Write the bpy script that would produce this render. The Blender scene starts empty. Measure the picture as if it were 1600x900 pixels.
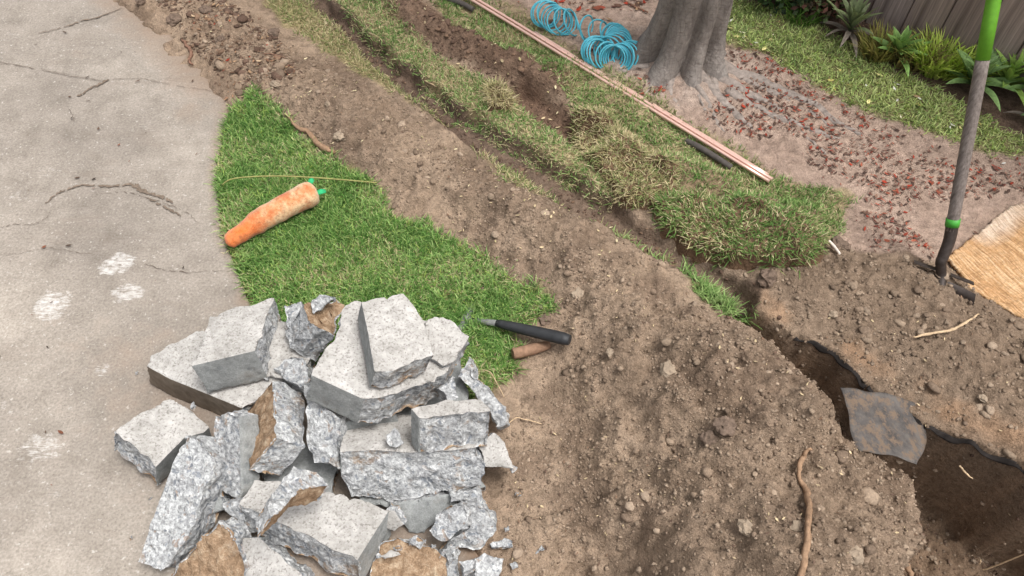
import bpy, bmesh, math, random
import numpy as np
from mathutils import Vector, Matrix, noise as mnoise

random.seed(7)
RNG = np.random.default_rng(11)
SC = bpy.context.scene
COL = SC.collection
R = math.radians

# ------------------------------------------------------------------ camera, sky, sun, exposure
CAM_H, PITCH, FPX = 1.65, R(54.7), 1200.0
cam_d = bpy.data.cameras.new('camera')
cam_d.sensor_width = 36.0
cam_d.lens = FPX / 1600.0 * 36.0
cam_d.clip_start, cam_d.clip_end = 0.02, 400.0
cam = bpy.data.objects.new('camera', cam_d)
cam.location = (0, 0, CAM_H)
cam.rotation_euler = (R(90) - PITCH, 0, 0)
COL.objects.link(cam)
SC.camera = cam

SUN_EL, SUN_AZ = R(70), R(104)          # azimuth clockwise from +Y
world = bpy.data.worlds.new('World')
SC.world = world
world.use_nodes = True
wt = world.node_tree
wt.nodes.clear()
w_out = wt.nodes.new('ShaderNodeOutputWorld')
w_bg = wt.nodes.new('ShaderNodeBackground')
w_sky = wt.nodes.new('ShaderNodeTexSky')
w_sky.sky_type = 'NISHITA'
w_sky.sun_disc = False
w_sky.sun_elevation = SUN_EL
w_sky.sun_rotation = SUN_AZ
w_sky.dust_density = 6.0
w_hs = wt.nodes.new('ShaderNodeHueSaturation')     # high thin cloud: a nearly white sky
w_hs.inputs['Saturation'].default_value = 0.22
wt.links.new(w_sky.outputs[0], w_hs.inputs['Color'])
wt.links.new(w_hs.outputs[0], w_bg.inputs[0])
wt.links.new(w_bg.outputs[0], w_out.inputs[0])
w_bg.inputs[1].default_value = 0.15

sun_d = bpy.data.lights.new('sun', 'SUN')
sun_d.energy = 1.6
sun_d.angle = R(18)
sun_d.color = (1.0, 0.98, 0.95)
sun = bpy.data.objects.new('sun', sun_d)
sdir = Vector((math.sin(SUN_AZ) * math.cos(SUN_EL), math.cos(SUN_AZ) * math.cos(SUN_EL), math.sin(SUN_EL)))
sun.rotation_euler = sdir.to_track_quat('Z', 'Y').to_euler()
sun.location = (0, 0, 8)
COL.objects.link(sun)

SC.view_settings.view_transform = 'Standard'
SC.view_settings.look = 'None'
SC.view_settings.exposure = 0.45
SC.view_settings.gamma = 1.0
SC.view_settings.use_curve_mapping = False
SC.cycles.use_denoising = True
SC.cycles.max_bounces = 6

# ------------------------------------------------------------------ helpers: survey, noise, colour
CP, SP = math.cos(PITCH), math.sin(PITCH)


def ray(px, py):
    r, d = (px - 800.0) / FPX, (py - 450.0) / FPX
    return Vector((r, CP - d * SP, -SP - d * CP))


def P(px, py, z=0.0):
    """ground survey: where a sight line meets the level z"""
    v = ray(px, py)
    return Vector((0, 0, CAM_H)) + v * ((z - CAM_H) / v.z)


def PP(lst, z=0.0):
    return np.array([P(a, b, z)[:2] for a, b in lst])


def lin(r, g, b):
    f = lambda c: (c / 255 / 12.92) if c / 255 <= 0.04045 else ((c / 255 + 0.055) / 1.055) ** 2.4
    return np.array([f(r), f(g), f(b)])


def _hash(ix, iy, seed):
    h = (ix.astype(np.int64) * 374761393 + iy.astype(np.int64) * 668265263 + seed * 1442695041) & 0xFFFFFFFF
    h = ((h ^ (h >> 13)) * 1274126177) & 0xFFFFFFFF
    return h ^ (h >> 16)


def pn(x, y, seed=0):
    ix, iy = np.floor(x).astype(np.int64), np.floor(y).astype(np.int64)
    fx, fy = x - ix, y - iy
    u, v = fx * fx * fx * (fx * (fx * 6 - 15) + 10), fy * fy * fy * (fy * (fy * 6 - 15) + 10)

    def g(dx, dy):
        a = _hash(ix + dx, iy + dy, seed).astype(np.float64) * (2 * math.pi / 4294967296.0)
        return np.cos(a) * (fx - dx) + np.sin(a) * (fy - dy)
    a0 = g(0, 0) * (1 - u) + g(1, 0) * u
    a1 = g(0, 1) * (1 - u) + g(1, 1) * u
    return (a0 * (1 - v) + a1 * v) * 1.5


def fbm(x, y, f, octv, seed=0, gain=0.5):
    s, a = 0.0, 1.0
    for k in range(octv):
        s = s + a * pn(x * f + 17.3 * k, y * f - 9.1 * k, seed + k)
        f *= 2.03
        a *= gain
    return s


def sstep(a, b, x):
    t = np.clip((x - a) / (b - a), 0, 1)
    return t * t * (3 - 2 * t)


def polydist(pts, X, Y):
    """distance to a polyline and the running index along it"""
    best = np.full(X.shape, 1e9)
    par = np.zeros(X.shape)
    for i in range(len(pts) - 1):
        ax, ay = pts[i]
        bx, by = pts[i + 1]
        dx, dy = bx - ax, by - ay
        t = np.clip(((X - ax) * dx + (Y - ay) * dy) / (dx * dx + dy * dy + 1e-12), 0, 1)
        d = np.hypot(X - ax - t * dx, Y - ay - t * dy)
        m = d < best
        best = np.where(m, d, best)
        par = np.where(m, i + t, par)
    return best, par


def inside(poly, X, Y):
    r = np.zeros(X.shape, bool)
    n = len(poly)
    for i in range(n):
        x0, y0 = poly[i]
        x1, y1 = poly[(i + 1) % n]
        if y0 == y1:
            continue
        c = (y0 > Y) != (y1 > Y)
        r ^= c & (X < (x1 - x0) * (Y - y0) / (y1 - y0) + x0)
    return r


def region(poly, X, Y, soft):
    """1 inside the polygon, 0 outside, ramp of width soft across its edge"""
    out = np.zeros(X.shape)
    lo, hi = poly.min(0) - soft * 2, poly.max(0) + soft * 2
    m = (X > lo[0]) & (X < hi[0]) & (Y > lo[1]) & (Y < hi[1])
    if not m.any():
        return out
    x, y = X[m], Y[m]
    d, _ = polydist(np.vstack([poly, poly[:1]]), x, y)
    s = np.where(inside(poly, x, y), d, -d)
    out[m] = sstep(-soft, soft, s)
    return out


# ------------------------------------------------------------------ helpers: objects
def link(name, me, parent=None):
    o = bpy.data.objects.new(name, me)
    COL.objects.link(o)
    if parent is not None:
        o.parent = parent
    return o


def tag(o, label=None, cat=None, group=None, kind=None):
    if label:
        o['label'] = label
    if cat:
        o['category'] = cat
    if group:
        o['group'] = group
    if kind:
        o['kind'] = kind
    return o


def empty(name, loc=(0, 0, 0)):
    o = bpy.data.objects.new(name, None)
    o.location = loc
    o.empty_display_size = 0.1
    COL.objects.link(o)
    return o


def mesh_np(name, verts, faces, mats=(), col=None, smooth=False):
    me = bpy.data.meshes.new(name)
    verts = np.asarray(verts, np.float32)
    faces = np.asarray(faces, np.int32)
    k = faces.shape[1]
    me.vertices.add(len(verts))
    me.vertices.foreach_set('co', verts.ravel())
    me.loops.add(faces.size)
    me.loops.foreach_set('vertex_index', faces.ravel())
    me.polygons.add(len(faces))
    me.polygons.foreach_set('loop_start', np.arange(0, faces.size, k, dtype=np.int32))
    me.polygons.foreach_set('loop_total', np.full(len(faces), k, np.int32))
    if smooth:
        me.polygons.foreach_set('use_smooth', np.ones(len(faces), bool))
    if col is not None:
        a = me.attributes.new('Col', 'FLOAT_COLOR', 'POINT')
        c = np.ones((len(verts), 4), np.float32)
        c[:, :3] = col
        a.data.foreach_set('color', c.ravel())
    me.update(calc_edges=True)
    for m in mats:
        me.materials.append(m)
    return me


def tube_data(pts, radii, seg=8, flat=1.0, caps=True):
    """vertices and quads of a tube along pts"""
    pts = [Vector(p) for p in pts]
    n = len(pts)
    V, F = [], []
    up = Vector((0, 0, 1))
    prev = None
    for i in range(n):
        t = (pts[min(i + 1, n - 1)] - pts[max(i - 1, 0)]).normalized()
        if prev is None:
            a = t.cross(up)
            if a.length < 1e-3:
                a = t.cross(Vector((1, 0, 0)))
            a.normalize()
        else:
            a = (prev - t * prev.dot(t)).normalized()
        prev = a
        b = t.cross(a)
        r = radii[i] if hasattr(radii, '__len__') else radii
        for k in range(seg):
            th = 2 * math.pi * k / seg
            V.append(pts[i] + a * (math.cos(th) * r) + b * (math.sin(th) * r * flat))
    for i in range(n - 1):
        for k in range(seg):
            k2 = (k + 1) % seg
            F.append((i * seg + k, i * seg + k2, (i + 1) * seg + k2, (i + 1) * seg + k))
    if caps:
        F.append(tuple(reversed(range(seg))))
        F.append(tuple(range((n - 1) * seg, n * seg)))
    return V, F


def mesh_py(name, V, F, mats, smooth=True):
    me = bpy.data.meshes.new(name)
    me.from_pydata([tuple(v) for v in V], [], F)
    for m in mats:
        me.materials.append(m)
    if smooth:
        for p in me.polygons:
            p.use_smooth = len(p.vertices) == 4
    me.update()
    return me


def centred(o):
    """move the origin of a one-mesh object to the middle of its foot"""
    me = o.data
    n = len(me.vertices)
    co = np.empty(n * 3, np.float32)
    me.vertices.foreach_get('co', co)
    co = co.reshape(-1, 3)
    c = np.array([(co[:, 0].min() + co[:, 0].max()) / 2, (co[:, 1].min() + co[:, 1].max()) / 2, co[:, 2].min()])
    me.vertices.foreach_set('co', (co - c).astype(np.float32).ravel())
    me.update()
    o.location = Vector(c)
    return o


def spline(pts, sub=6):
    """Catmull-Rom through pts"""
    pts = [Vector(p) for p in pts]
    out = []
    for i in range(len(pts) - 1):
        p0, p1, p2, p3 = pts[max(i - 1, 0)], pts[i], pts[i + 1], pts[min(i + 2, len(pts) - 1)]
        for k in range(sub):
            t = k / sub
            out.append(0.5 * ((2 * p1) + (p2 - p0) * t + (2 * p0 - 5 * p1 + 4 * p2 - p3) * t * t
                              + (3 * p1 - p0 - 3 * p2 + p3) * t ** 3))
    out.append(pts[-1])
    return out


# ------------------------------------------------------------------ materials
class NT:
    def __init__(s, name, rough=0.9, spec=0.25):
        s.m = bpy.data.materials.new(name)
        s.m.use_nodes = True
        s.t = s.m.node_tree
        s.b = s.t.nodes['Principled BSDF']
        s.b.inputs['Roughness'].default_value = rough
        s.b.inputs['Specular IOR Level'].default_value = spec
        s._co = None

    def n(s, typ, **kw):
        nd = s.t.nodes.new('ShaderNode' + typ)
        for k, v in kw.items():
            if k in nd.inputs:
                nd.inputs[k].default_value = v
            else:
                setattr(nd, k, v)
        return nd

    def l(s, a, b):
        s.t.links.new(a, b)

    def co(s):
        if s._co is None:
            s._co = s.n('TexCoord').outputs['Object']
        return s._co

    def map(s, scale, rot=(0, 0, 0)):
        m = s.n('Mapping')
        m.inputs['Scale'].default_value = scale
        m.inputs['Rotation'].default_value = rot
        s.l(s.co(), m.inputs[0])
        return m.outputs[0]

    def grain(s, scale, ang):
        """coordinates turned by ang about the upright, then scaled"""
        m = s.n('Mapping', vector_type='TEXTURE')
        m.inputs['Scale'].default_value = tuple(1.0 / k for k in scale)
        m.inputs['Rotation'].default_value = (0, 0, ang)
        s.l(s.co(), m.inputs[0])
        return m.outputs[0]

    def noise(s, scale, detail=4, rough=0.6, vec=None, dist=0.0):
        n = s.n('TexNoise')
        n.inputs['Scale'].default_value = scale
        n.inputs['Detail'].default_value = detail
        n.inputs['Roughness'].default_value = rough
        n.inputs['Distortion'].default_value = dist
        s.l(vec if vec is not None else s.co(), n.inputs['Vector'])
        return n.outputs['Fac']

    def vor(s, scale, feature='F1', out='Distance', vec=None):
        n = s.n('TexVoronoi', feature=feature)
        n.inputs['Scale'].default_value = scale
        s.l(vec if vec is not None else s.co(), n.inputs['Vector'])
        return n.outputs[out]

    def ramp(s, fac, stops):
        n = s.n('ValToRGB')
        cr = n.color_ramp
        while len(cr.elements) < len(stops):
            cr.elements.new(0.5)
        for e, (p, c) in zip(cr.elements, stops):
            e.position = p
            e.color = (*c, 1) if len(c) == 3 else c
        s.l(fac, n.inputs[0])
        return n.outputs[0]

    def f(s, fac, a, b, lo=0.0, hi=1.0):
        n = s.n('MapRange')
        n.inputs[1].default_value, n.inputs[2].default_value = a, b
        n.inputs[3].default_value, n.inputs[4].default_value = lo, hi
        s.l(fac, n.inputs[0])
        return n.outputs[0]

    def mix(s, fac, a, b, mode='MIX'):
        n = s.n('Mix', data_type='RGBA', blend_type=mode)
        for sock, v in ((n.inputs[0], fac), (n.inputs[6], a), (n.inputs[7], b)):
            if hasattr(v, 'is_linked'):
                s.l(v, sock)
            elif isinstance(v, (int, float)):
                sock.default_value = v
            else:
                sock.default_value = (*v, 1)
        return n.outputs[2]

    def math(s, op, a, b=0.0):
        n = s.n('Math', operation=op)
        for i, v in enumerate((a, b)):
            if hasattr(v, 'is_linked'):
                s.l(v, n.inputs[i])
            else:
                n.inputs[i].default_value = v
        return n.outputs[0]

    def attr(s, name, out='Color'):
        return s.n('Attribute', attribute_name=name).outputs[out]

    def bump(s, h, strength, dist, prev=None):
        n = s.n('Bump')
        n.inputs['Strength'].default_value = strength
        n.inputs['Distance'].default_value = dist
        s.l(h, n.inputs['Height'])
        if prev is not None:
            s.l(prev, n.inputs['Normal'])
        return n.outputs[0]

    def done(s, color, normal=None):
        if hasattr(color, 'is_linked'):
            s.l(color, s.b.inputs['Base Color'])
        else:
            s.b.inputs['Base Color'].default_value = (*color, 1)
        if normal is not None:
            s.l(normal, s.b.inputs['Normal'])
        return s.m


M = {}


def soil_material():
    m = NT('soil', 0.97, 0.12)
    c = m.attr('Col')
    n1 = m.noise(55, 6, 0.7)
    n2 = m.noise(420, 3, 0.6)
    n3 = m.noise(9, 3, 0.6)
    c = m.mix(1.0, c, m.ramp(n1, [(0.28, (0.62, 0.6, 0.58)), (0.5, (1, 1, 1)), (0.74, (1.28, 1.26, 1.24))]), 'MULTIPLY')
    c = m.mix(1.0, c, m.ramp(n2, [(0.3, (0.72, 0.71, 0.7)), (0.68, (1.26, 1.26, 1.26))]), 'MULTIPLY')
    c = m.mix(1.0, c, m.ramp(n3, [(0.3, (0.9, 0.88, 0.86)), (0.7, (1.1, 1.1, 1.1))]), 'MULTIPLY')
    v = m.vor(150)
    b = m.bump(n1, 0.9, 0.008)
    b = m.bump(m.f(v, 0.0, 0.7, 1, 0), 0.45, 0.004, b)
    b = m.bump(m.f(m.vor(70), 0.0, 0.6, 1, 0), 0.3, 0.006, b)
    b = m.bump(n2, 0.8, 0.0025, b)
    return m.done(c, b)


def colattr_material(name, rough=0.8, spec=0.2, transl=0.0, nscale=0, bumpd=0.0):
    m = NT(name, rough, spec)
    c = m.attr('Col')
    b = None
    if nscale:
        n = m.noise(nscale, 4)
        c = m.mix(1.0, c, m.ramp(n, [(0.3, (0.75, 0.75, 0.75)), (0.7, (1.2, 1.2, 1.2))]), 'MULTIPLY')
        if bumpd:
            b = m.bump(n, 0.8, bumpd)
    mat = m.done(c, b)
    if transl:
        tr = m.n('BsdfTranslucent')
        mx = m.n('MixShader')
        mx.inputs[0].default_value = transl
        m.l(c, tr.inputs[0])
        out = m.t.nodes['Material Output']
        m.l(m.b.outputs[0], mx.inputs[1])
        m.l(tr.outputs[0], mx.inputs[2])
        m.l(mx.outputs[0], out.inputs[0])
    return mat


def driveway_material():
    m = NT('driveway_concrete', 0.9, 0.2)
    n0 = m.noise(1.6, 5, 0.6)
    n1 = m.noise(14, 6, 0.65)
    n2 = m.noise(160, 4, 0.65)
    n4 = m.noise(5.0, 5, 0.7, vec=m.map((0.5, 1.6, 1), (0, 0, 0.3)))
    c = m.ramp(n0, [(0.36, tuple(lin(133, 125, 116))), (0.64, tuple(lin(163, 154, 143)))])
    c = m.mix(1.0, c, m.ramp(n1, [(0.28, (0.78, 0.77, 0.76)), (0.5, (0.98, 0.98, 0.98)), (0.72, (1.14, 1.14, 1.15))]), 'MULTIPLY')
    c = m.mix(1.0, c, m.ramp(n2, [(0.3, (0.72, 0.71, 0.7)), (0.7, (1.2, 1.2, 1.21))]), 'MULTIPLY')
    c = m.mix(m.f(n4, 0.55, 0.72, 0, 0.5), c, tuple(lin(128, 116, 105)))
    # pale plaster scuffs with tread lines
    wv = m.noise(1.0, 4, 0.6, vec=m.map((30, 170, 1), (0, 0, -0.08)), dist=1.2)
    wn = m.noise(60, 5, 0.7)
    sc = m.attr('scuff', 'Fac')
    k = m.math('ADD', m.math('MULTIPLY', sc, 0.62), m.math('ADD', m.math('MULTIPLY', wv, 1.3), m.math('MULTIPLY', wn, 1.0)))
    c = m.mix(m.f(k, 1.56, 1.95, 0, 0.72), c, tuple(lin(214, 211, 207)))
    # small pale specks everywhere
    sp = m.noise(75, 3, 0.7)
    c = m.mix(m.f(sp, 0.61, 0.7, 0, 0.65), c, tuple(lin(198, 192, 184)))
    pit = m.noise(210, 2, 0.5)
    c = m.mix(m.f(pit, 0.64, 0.74, 0, 0.6), c, tuple(lin(98, 87, 78)))
    # soil dragged over it, old brown stains
    so = m.attr('soil', 'Fac')
    k2 = m.math('ADD', so, m.math('MULTIPLY', m.math('SUBTRACT', n1, 0.5), 0.9))
    c = m.mix(m.f(k2, 0.25, 0.95, 0, 0.85), c, tuple(lin(134, 112, 93)))
    b = m.bump(n1, 0.25, 0.006)
    b = m.bump(n2, 0.5, 0.0018, b)
    return m.done(c, b)


def concrete(name, kind):
    m = NT(name, 0.95, 0.06)
    n0 = m.noise(11, 5, 0.6)
    n1 = m.noise(60, 5, 0.65)
    n2 = m.noise(330, 3, 0.6)
    if kind == 'top':
        c = m.ramp(n0, [(0.36, tuple(lin(166, 163, 158))), (0.64, tuple(lin(190, 187, 183)))])
        c = m.mix(1.0, c, m.ramp(n1, [(0.3, (0.74, 0.73, 0.72)), (0.7, (1.16, 1.16, 1.16))]), 'MULTIPLY')
        pit = m.noise(190, 2, 0.6)
        c = m.mix(m.f(pit, 0.54, 0.66, 0, 0.6), c, tuple(lin(104, 98, 92)))
        c = m.mix(m.f(n2, 0.6, 0.75, 0, 0.7), c, tuple(lin(216, 213, 210)))
        c = m.mix(m.f(m.noise(6, 4, 0.6), 0.6, 0.75, 0, 0.5), c, tuple(lin(146, 131, 114)))
        b = m.bump(pit, 0.7, 0.002)
        b = m.bump(n2, 0.5, 0.001, b)
    elif kind == 'form':
        c = m.ramp(n0, [(0.3, tuple(lin(136, 138, 137))), (0.7, tuple(lin(164, 166, 164)))])
        vc = m.n('TexVoronoi', feature='F1')
        vc.inputs['Scale'].default_value = 55
        m.l(m.map((1, 1, 1.3)), vc.inputs['Vector'])
        bw = m.n('SeparateColor')
        m.l(vc.outputs['Color'], bw.inputs[0])
        spot = m.math('MULTIPLY', m.f(vc.outputs['Distance'], 0.42, 0.3, 0, 1), m.f(bw.outputs[0], 0.72, 0.76, 0, 0.35))
        c = m.mix(spot, c, tuple(lin(104, 109, 112)))
        c = m.mix(1.0, c, m.ramp(n1, [(0.3, (0.72, 0.72, 0.72)), (0.7, (1.14, 1.14, 1.14))]), 'MULTIPLY')
        c = m.mix(1.0, c, m.ramp(n2, [(0.3, (0.78, 0.78, 0.78)), (0.7, (1.16, 1.16, 1.16))]), 'MULTIPLY')
        c = m.mix(m.f(m.noise(8, 5, 0.7), 0.55, 0.72, 0, 0.55), c, tuple(lin(122, 110, 96)))
        b = m.bump(n1, 0.5, 0.003)
        b = m.bump(n2, 0.5, 0.0015, b)
    elif kind == 'broken':
        c = m.ramp(m.noise(125, 4, 0.65), [(0.34, tuple(lin(138, 138, 138))), (0.47, tuple(lin(168, 169, 169))), (0.56, tuple(lin(185, 186, 186))), (0.68, tuple(lin(216, 216, 214)))])
        c = m.mix(1.0, c, m.ramp(n1, [(0.34, (0.84, 0.84, 0.85)), (0.5, (1, 1, 1)), (0.64, (1.08, 1.08, 1.08))]), 'MULTIPLY')
        c = m.mix(1.0, c, m.ramp(m.noise(17, 5, 0.7), [(0.36, (0.80, 0.80, 0.81)), (0.5, (0.98, 0.98, 0.98)), (0.62, (1.10, 1.10, 1.09))]), 'MULTIPLY')
        # aggregate: pebbles of several greys and browns
        vc = m.n('TexVoronoi', feature='F1')
        vc.inputs['Scale'].default_value = 75
        dv = m.n('Mix', data_type='VECTOR')
        nn = m.n('TexNoise')
        nn.inputs['Scale'].default_value = 40
        m.l(m.co(), nn.inputs['Vector'])
        dv.inputs[0].default_value = 0.06
        m.l(m.co(), dv.inputs[4])
        m.l(nn.outputs['Color'], dv.inputs[5])
        m.l(dv.outputs[1], vc.inputs['Vector'])
        sx = m.n('SeparateColor')
        m.l(vc.outputs['Color'], sx.inputs[0])
        peb = m.ramp(sx.outputs[1], [(0.0, tuple(lin(100, 106, 114))), (0.45, tuple(lin(132, 137, 144))), (0.66, tuple(lin(150, 150, 150))), (0.86, tuple(lin(150, 130, 114))), (1.0, tuple(lin(186, 184, 182)))])
        msk = m.math('MULTIPLY', m.f(vc.outputs['Distance'], 0.5, 0.36, 0, 1), m.f(sx.outputs[0], 0.5, 0.56, 0, 0.75))
        c = m.mix(msk, c, peb)
        c = m.mix(m.f(n2, 0.40, 0.33, 0, 0.7), c, tuple(lin(74, 74, 75)))
        c = m.mix(m.f(m.noise(9, 5, 0.75), 0.56, 0.64, 0, 0.7), c, tuple(lin(138, 115, 91)))
        b = m.bump(n1, 0.9, 0.006)
        b = m.bump(vc.outputs['Distance'], 0.6, 0.004, b)
        b = m.bump(n2, 0.6, 0.0015, b)
    elif kind == 'stain':
        c = m.ramp(n0, [(0.3, tuple(lin(108, 96, 84))), (0.7, tuple(lin(140, 128, 114)))])
        c = m.mix(1.0, c, m.ramp(n1, [(0.3, (0.8, 0.8, 0.8)), (0.7, (1.15, 1.15, 1.15))]), 'MULTIPLY')
        b = m.bump(n1, 0.6, 0.004)
    else:   # earth: underside caked with subgrade
        c = m.ramp(n1, [(0.3, tuple(lin(116, 94, 74))), (0.5, tuple(lin(152, 128, 104))), (0.72, tuple(lin(188, 169, 145)))])
        c = m.mix(m.f(n0, 0.56, 0.68, 0, 0.55), c, tuple(lin(162, 155, 147)))
        c = m.mix(1.0, c, m.ramp(n2, [(0.3, (0.76, 0.74, 0.72)), (0.7, (1.18, 1.18, 1.18))]), 'MULTIPLY')
        b = m.bump(n1, 0.9, 0.007)
        b = m.bump(n2, 0.7, 0.002, b)
    return m.done(c, b)


def simple(name, rgb, rough=0.6, spec=0.4, metallic=0.0, nscale=0, var=0.25, bumpd=0.0, stretch=None):
    m = NT(name, rough, spec)
    m.b.inputs['Metallic'].default_value = metallic
    c = tuple(lin(*rgb))
    b = None
    if nscale:
        n = m.noise(nscale, 5, 0.65, vec=m.map(stretch) if stretch else None)
        c = m.ramp(n, [(0.28, tuple(x * (1 - var) for x in c)), (0.72, tuple(min(x * (1 + var), 1) for x in c))])
        if bumpd:
            b = m.bump(n, 0.7, bumpd)
    return m.done(c, b)


def fence_material():
    m = NT('weathered_fence_wood', 0.9, 0.15)
    oi = m.n('ObjectInfo').outputs['Random']
    g = m.noise(1.0, 6, 0.7, vec=m.map((70, 70, 2.2)), dist=0.6)
    g2 = m.noise(1.0, 3, 0.6, vec=m.map((260, 260, 6)))
    base = m.ramp(oi, [(0.0, tuple(lin(134, 119, 112))), (0.4, tuple(lin(168, 150, 138))), (0.7, tuple(lin(148, 134, 128))), (1.0, tuple(lin(186, 168, 152)))])
    c = m.mix(1.0, base, m.ramp(g, [(0.3, (0.5, 0.48, 0.48)), (0.52, (1, 1, 1)), (0.75, (1.35, 1.33, 1.33))]), 'MULTIPLY')
    c = m.mix(1.0, c, m.ramp(g2, [(0.3, (0.75, 0.75, 0.75)), (0.7, (1.2, 1.2, 1.2))]), 'MULTIPLY')
    kn = m.vor(1.0, vec=m.map((9, 9, 3)))
    c = m.mix(m.f(kn, 0.1, 0.05, 0, 0.8), c, tuple(lin(45, 36, 33)))
    b = m.bump(g, 0.6, 0.004)
    return m.done(c, b)


def bark_material():
    m = NT('smooth_grey_bark', 0.9, 0.15)
    n0 = m.noise(5, 5, 0.6)
    n1 = m.noise(1.0, 6, 0.65, vec=m.map((45, 45, 12)), dist=0.5)
    n2 = m.noise(1.0, 4, 0.6, vec=m.map((40, 40, 170)))
    c = m.ramp(n0, [(0.3, tuple(lin(120, 112, 106))), (0.7, tuple(lin(154, 146, 139)))])
    c = m.mix(1.0, c, m.ramp(n1, [(0.28, (0.62, 0.6, 0.6)), (0.5, (1, 1, 1)), (0.75, (1.2, 1.2, 1.2))]), 'MULTIPLY')
    c = m.mix(1.0, c, m.ramp(n2, [(0.3, (0.84, 0.84, 0.84)), (0.7, (1.1, 1.1, 1.1))]), 'MULTIPLY')
    ck = m.vor(1.0, 'DISTANCE_TO_EDGE', vec=m.map((60, 60, 26)))
    c = m.mix(m.f(ck, 0.06, 0.0, 0, 0.35), c, tuple(lin(72, 62, 56)))
    c = m.mix(m.f(m.noise(26, 5, 0.7), 0.6, 0.72, 0, 0.5), c, tuple(lin(168, 160, 150)))
    b = m.bump(n1, 0.9, 0.008)
    b = m.bump(n2, 0.6, 0.004, b)
    return m.done(c, b)


def mat_material():
    m = NT('coir_fibre', 0.95, 0.1)
    g = m.noise(1.0, 5, 0.75, vec=m.grain((14, 150, 60), R(-64)), dist=0.1)
    gx_ = m.noise(1.0, 3, 0.6, vec=m.grain((150, 45, 60), R(-64)))
    g2 = m.noise(6, 5, 0.65)
    n = m.noise(220, 3)
    c = m.ramp(g, [(0.32, tuple(lin(140, 104, 72))), (0.48, tuple(lin(190, 150, 108))), (0.64, tuple(lin(220, 190, 154)))])
    c = m.mix(m.f(g2, 0.5, 0.7, 0, 0.5), c, tuple(lin(184, 136, 90)))
    c = m.mix(1.0, c, m.ramp(gx_, [(0.3, (0.75, 0.74, 0.73)), (0.7, (1.15, 1.15, 1.15))]), 'MULTIPLY')
    ed = m.attr('edge', 'Fac')
    k = m.math('ADD', ed, m.math('MULTIPLY', m.math('SUBTRACT', g2, 0.5), 1.2))
    c = m.mix(m.f(k, 0.45, 0.95, 0, 0.6), c, m.ramp(g, [(0.3, tuple(lin(150, 130, 112))), (0.6, tuple(lin(226, 214, 200)))]))
    c = m.mix(1.0, c, m.ramp(n, [(0.3, (0.8, 0.8, 0.8)), (0.7, (1.15, 1.15, 1.15))]), 'MULTIPLY')
    b = m.bump(g, 0.9, 0.004)
    return m.done(c, b)


def carrot_material():
    m = NT('dirty_orange_plush', 1.0, 0.05)
    n0 = m.noise(22, 5, 0.65)
    n1 = m.noise(48, 6, 0.75)
    n2 = m.noise(420, 3)
    sx = m.n('SeparateXYZ')
    m.l(m.co(), sx.inputs[0])
    tip = m.f(sx.outputs[0], -0.03, -0.09, 0, 1)
    c = m.ramp(n0, [(0.34, tuple(lin(190, 100, 58))), (0.47, tuple(lin(206, 142, 98))), (0.6, tuple(lin(218, 184, 144)))])
    c = m.mix(m.math('MULTIPLY', tip, 0.8), c, tuple(lin(222, 112, 44)))
    c = m.mix(m.f(n1, 0.52, 0.66, 0, 0.7), c, tuple(lin(158, 88, 56)))
    c = m.mix(m.f(m.noise(110, 4, 0.7), 0.58, 0.7, 0, 0.6), c, tuple(lin(116, 80, 58)))
    c = m.mix(1.0, c, m.ramp(n2, [(0.3, (0.82, 0.82, 0.82)), (0.7, (1.12, 1.12, 1.12))]), 'MULTIPLY')
    m.b.inputs['Sheen Weight'].default_value = 0.3
    b = m.bump(n2, 0.8, 0.002)
    b = m.bump(n1, 0.4, 0.004, b)
    return m.done(c, b)


def handle_wood():
    m = NT('weathered_handle_wood', 0.8, 0.2)
    g = m.noise(1.0, 6, 0.7, vec=m.map((190, 190, 8)))
    n = m.noise(60, 4)
    c = m.ramp(g, [(0.28, tuple(lin(84, 76, 71))), (0.55, tuple(lin(126, 116, 110))), (0.75, tuple(lin(152, 143, 137)))])
    c = m.mix(m.f(n, 0.6, 0.75, 0, 0.45), c, tuple(lin(92, 80, 72)))
    return m.done(c, m.bump(g, 0.5, 0.001))


M['soil'] = soil_material()
M['clod'] = colattr_material('soil_clod', 0.97, 0.1, 0, 180, 0.003)
M['grass'] = colattr_material('grass_blade', 0.62, 0.25, 0.3)
M['litter'] = colattr_material('dry_leaf', 0.8, 0.2, 0.1, 200)
M['leaf'] = colattr_material('plant_leaf', 0.5, 0.35, 0.15, 90)
M['drive'] = driveway_material()
M['crack'] = simple('crack_filling', (118, 105, 93), 1.0, 0.05, 0, 120, 0.35, 0.002)
M['crackdark'] = simple('open_crack', (98, 86, 76), 1.0, 0.05, 0, 150, 0.4)
M['top'] = concrete('concrete_face', 'top')
M['form'] = concrete('concrete_formed_edge', 'form')
M['broken'] = concrete('concrete_fracture', 'broken')
M['earth'] = concrete('concrete_earth_caked', 'earth')
M['stain'] = concrete('concrete_stained_edge', 'stain')
M['fence'] = fence_material()
M['bark'] = bark_material()
M['coir'] = mat_material()
M['rootbark'] = simple('dusty_grey_root', (146, 135, 127), 0.95, 0.1, 0, 60, 0.4, 0.004)
M['carrot'] = carrot_material()
M['felt'] = simple('green_felt', (58, 170, 112), 0.95, 0.1, 0, 90, 0.3)
M['hose'] = simple('blue_hose_plastic', (86, 180, 198), 0.35, 0.5, 0, 25, 0.15)
M['copper'] = simple('bright_copper', (248, 204, 188), 0.35, 0.5, 0.6, 14, 0.12)
M['rubber'] = simple('black_rubber', (44, 45, 47), 0.55, 0.4, 0, 60, 0.3)
M['polytube'] = simple('dusty_black_tube', (84, 78, 74), 0.8, 0.25, 0, 60, 0.35)
M['steel'] = simple('dull_steel', (120, 122, 118), 0.75, 0.3, 0.2, 80, 0.3, 0.001)
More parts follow.
